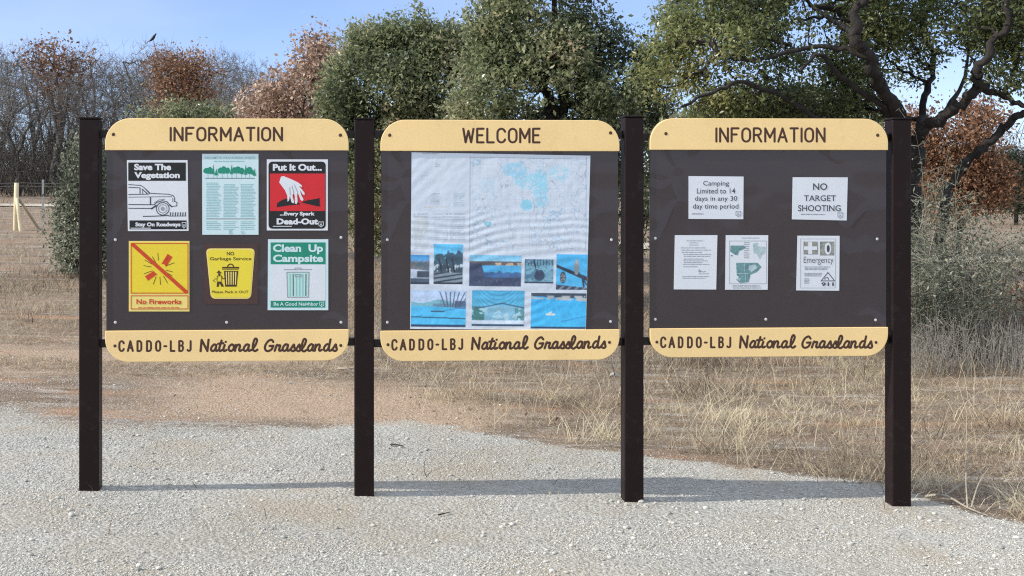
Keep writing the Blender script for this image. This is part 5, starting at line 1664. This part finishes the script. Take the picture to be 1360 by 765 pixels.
# fence at the far left ------------------------------------------------------------------------------
def fence():
    Yf = 28.2
    x, y, z = W_(22, 0, Yf)[0], Yf, 0
    z = gz(x, y)
    root = empty('fence_brace', (x, y, z), 0, 'pale timber fence post with two leaning brace poles at far left', 'fence post')
    zt = H - (243 - CY) * Yf / F - z
    def pole(name, p0, p1, r, mat):
        V, Fc, _ = tubes([(np.array([p0, (np.array(p0) + np.array(p1)) / 2, p1, np.array(p1) + np.array([0, 0, .004])]), np.array([r, r * .98, r * .95, r * .05]))], 10)
        link_mesh(name, np_mesh(name, V, Fc, None, True), mat, root)
    pole('post', (-.03, 0, -.2), (0, 0, zt), .055, M['wood'])
    pole('brace', (.17, -.25, -.05), (.02, -.05, zt * .68), .04, M['wood'])
    pole('brace', (.44, .35, -.05), (.03, .06, zt * .66), .035, M['wood2'])
    xt = W_(57, 0, Yf + .6)[0]; zt2 = gz(xt, Yf + .6)
    t = empty('wire_fence', (x, y, z), 0, 'slack wire fence on a thin grey metal post beside the pale timber brace', 'fence')
    px_ = xt - x
    MB().box(px_ - .02, px_ + .02, .6 - .015, .6 + .015, -.1, 1.12).build('metal_post', M['tpost'], t)
    polys = []
    for k, hz in enumerate((1.05, .98, .72, .48, .25)):
        P = []
        for q in np.linspace(-6, 7, 40):
            P.append((q, .3 + .3 * q / max(.01, px_) if abs(q) < 1.2 else (.6 if q > 0 else 0.0), hz - .03 * abs(math.sin(q * 1.1)) + float(zg(x + q, y)) - z))
        polys.append((np.array(P), np.full(len(P), .0032)))
    V, Fc, _ = tubes(polys, 4)
    link_mesh('wires', np_mesh('wires', V, Fc, None, True), M['wire'], t)
fence()

# bird in the tree top -------------------------------------------------------------------------------
def bird():
    x, y, z = W_(203.5, 53, 50)
    # ribs along the spine from tail tip to beak tip: (along, height, half width, half depth)
    sp = [(-.24, -.10, .012, .006), (-.17, -.06, .022, .012), (-.10, -.01, .045, .04), (-.02, .06, .062, .062), (.04, .13, .058, .06), (.075, .185, .036, .038), (.09, .215, .034, .034), (.105, .235, .024, .024), (.135, .232, .010, .010), (.17, .225, .003, .003)]
    V, Fc = [], []
    n = 10
    for a, h, w, d in sp:
        for i in range(n):
            t = i * 6.2832 / n
            V.append((a - .4 * d * math.sin(t), w * math.cos(t), h + d * math.sin(t)))
    for k in range(len(sp) - 1):
        for i in range(n): Fc.append((k * n + i, k * n + (i + 1) % n, (k + 1) * n + (i + 1) % n, (k + 1) * n + i))
    V = np.array(V)
    V[:, 2] += .16
    me = np_mesh('bird', V, Fc, None, True)
    o = link_mesh('bird', me, M['bird'])
    o.location = (x, y, z - .16)
    tag(o, 'black bird perched on a treetop twig above the rust-red oak', 'bird')
    P = [(x + .0, y, z - .20), (x + .05, y, z - .02)]
    root = empty('perch_tree', (x + .5, y + .3, gz(x + .5, y + .3)), 0, 'slender leafless tree whose topmost twig carries the black bird', 'tree')
    b = np.array(root.location)
    V, Fc, _ = tubes([(np.array([b + [0, 0, -.1], b + [.05, 0, 2.2], b + [-.15, -.1, 4.4], (x + .12, y, z - .5), (x + .01, y, z - .02)]) - b, np.array([.10, .08, .055, .022, .008]))], 6)
    link_mesh('trunk', np_mesh('trunk', V, Fc, None, True), M['barebark'], root)
    rng = np.random.default_rng(3)
    top = np.array((x, y, z))
    pts = ell_points([(x + .4, y, z - .9, .9, .7, .9), (x + .3, y, z - 1.8, 1.2, 1.0, .9)], 160, rng, .2, 1.0, .2, 3)
    pts = pts[pts[:, 2] < z + .25]
    nodes = catmull(np.array([b + [-.15, -.1, 4.4], (x + .12, y, z - .5), (x + .01, y, z - .02)]), 5)
    P_, par = mst(nodes, None, pts, .3)
    V, Fc, _ = tubes(tree_polys(P_, par, len(nodes), .006, .45, rng, .03, .03), 3)
    link_mesh('branches', np_mesh('branches', V - b, Fc, None, True), M['twig'], root)
bird()
bpy.context.view_layer.update()
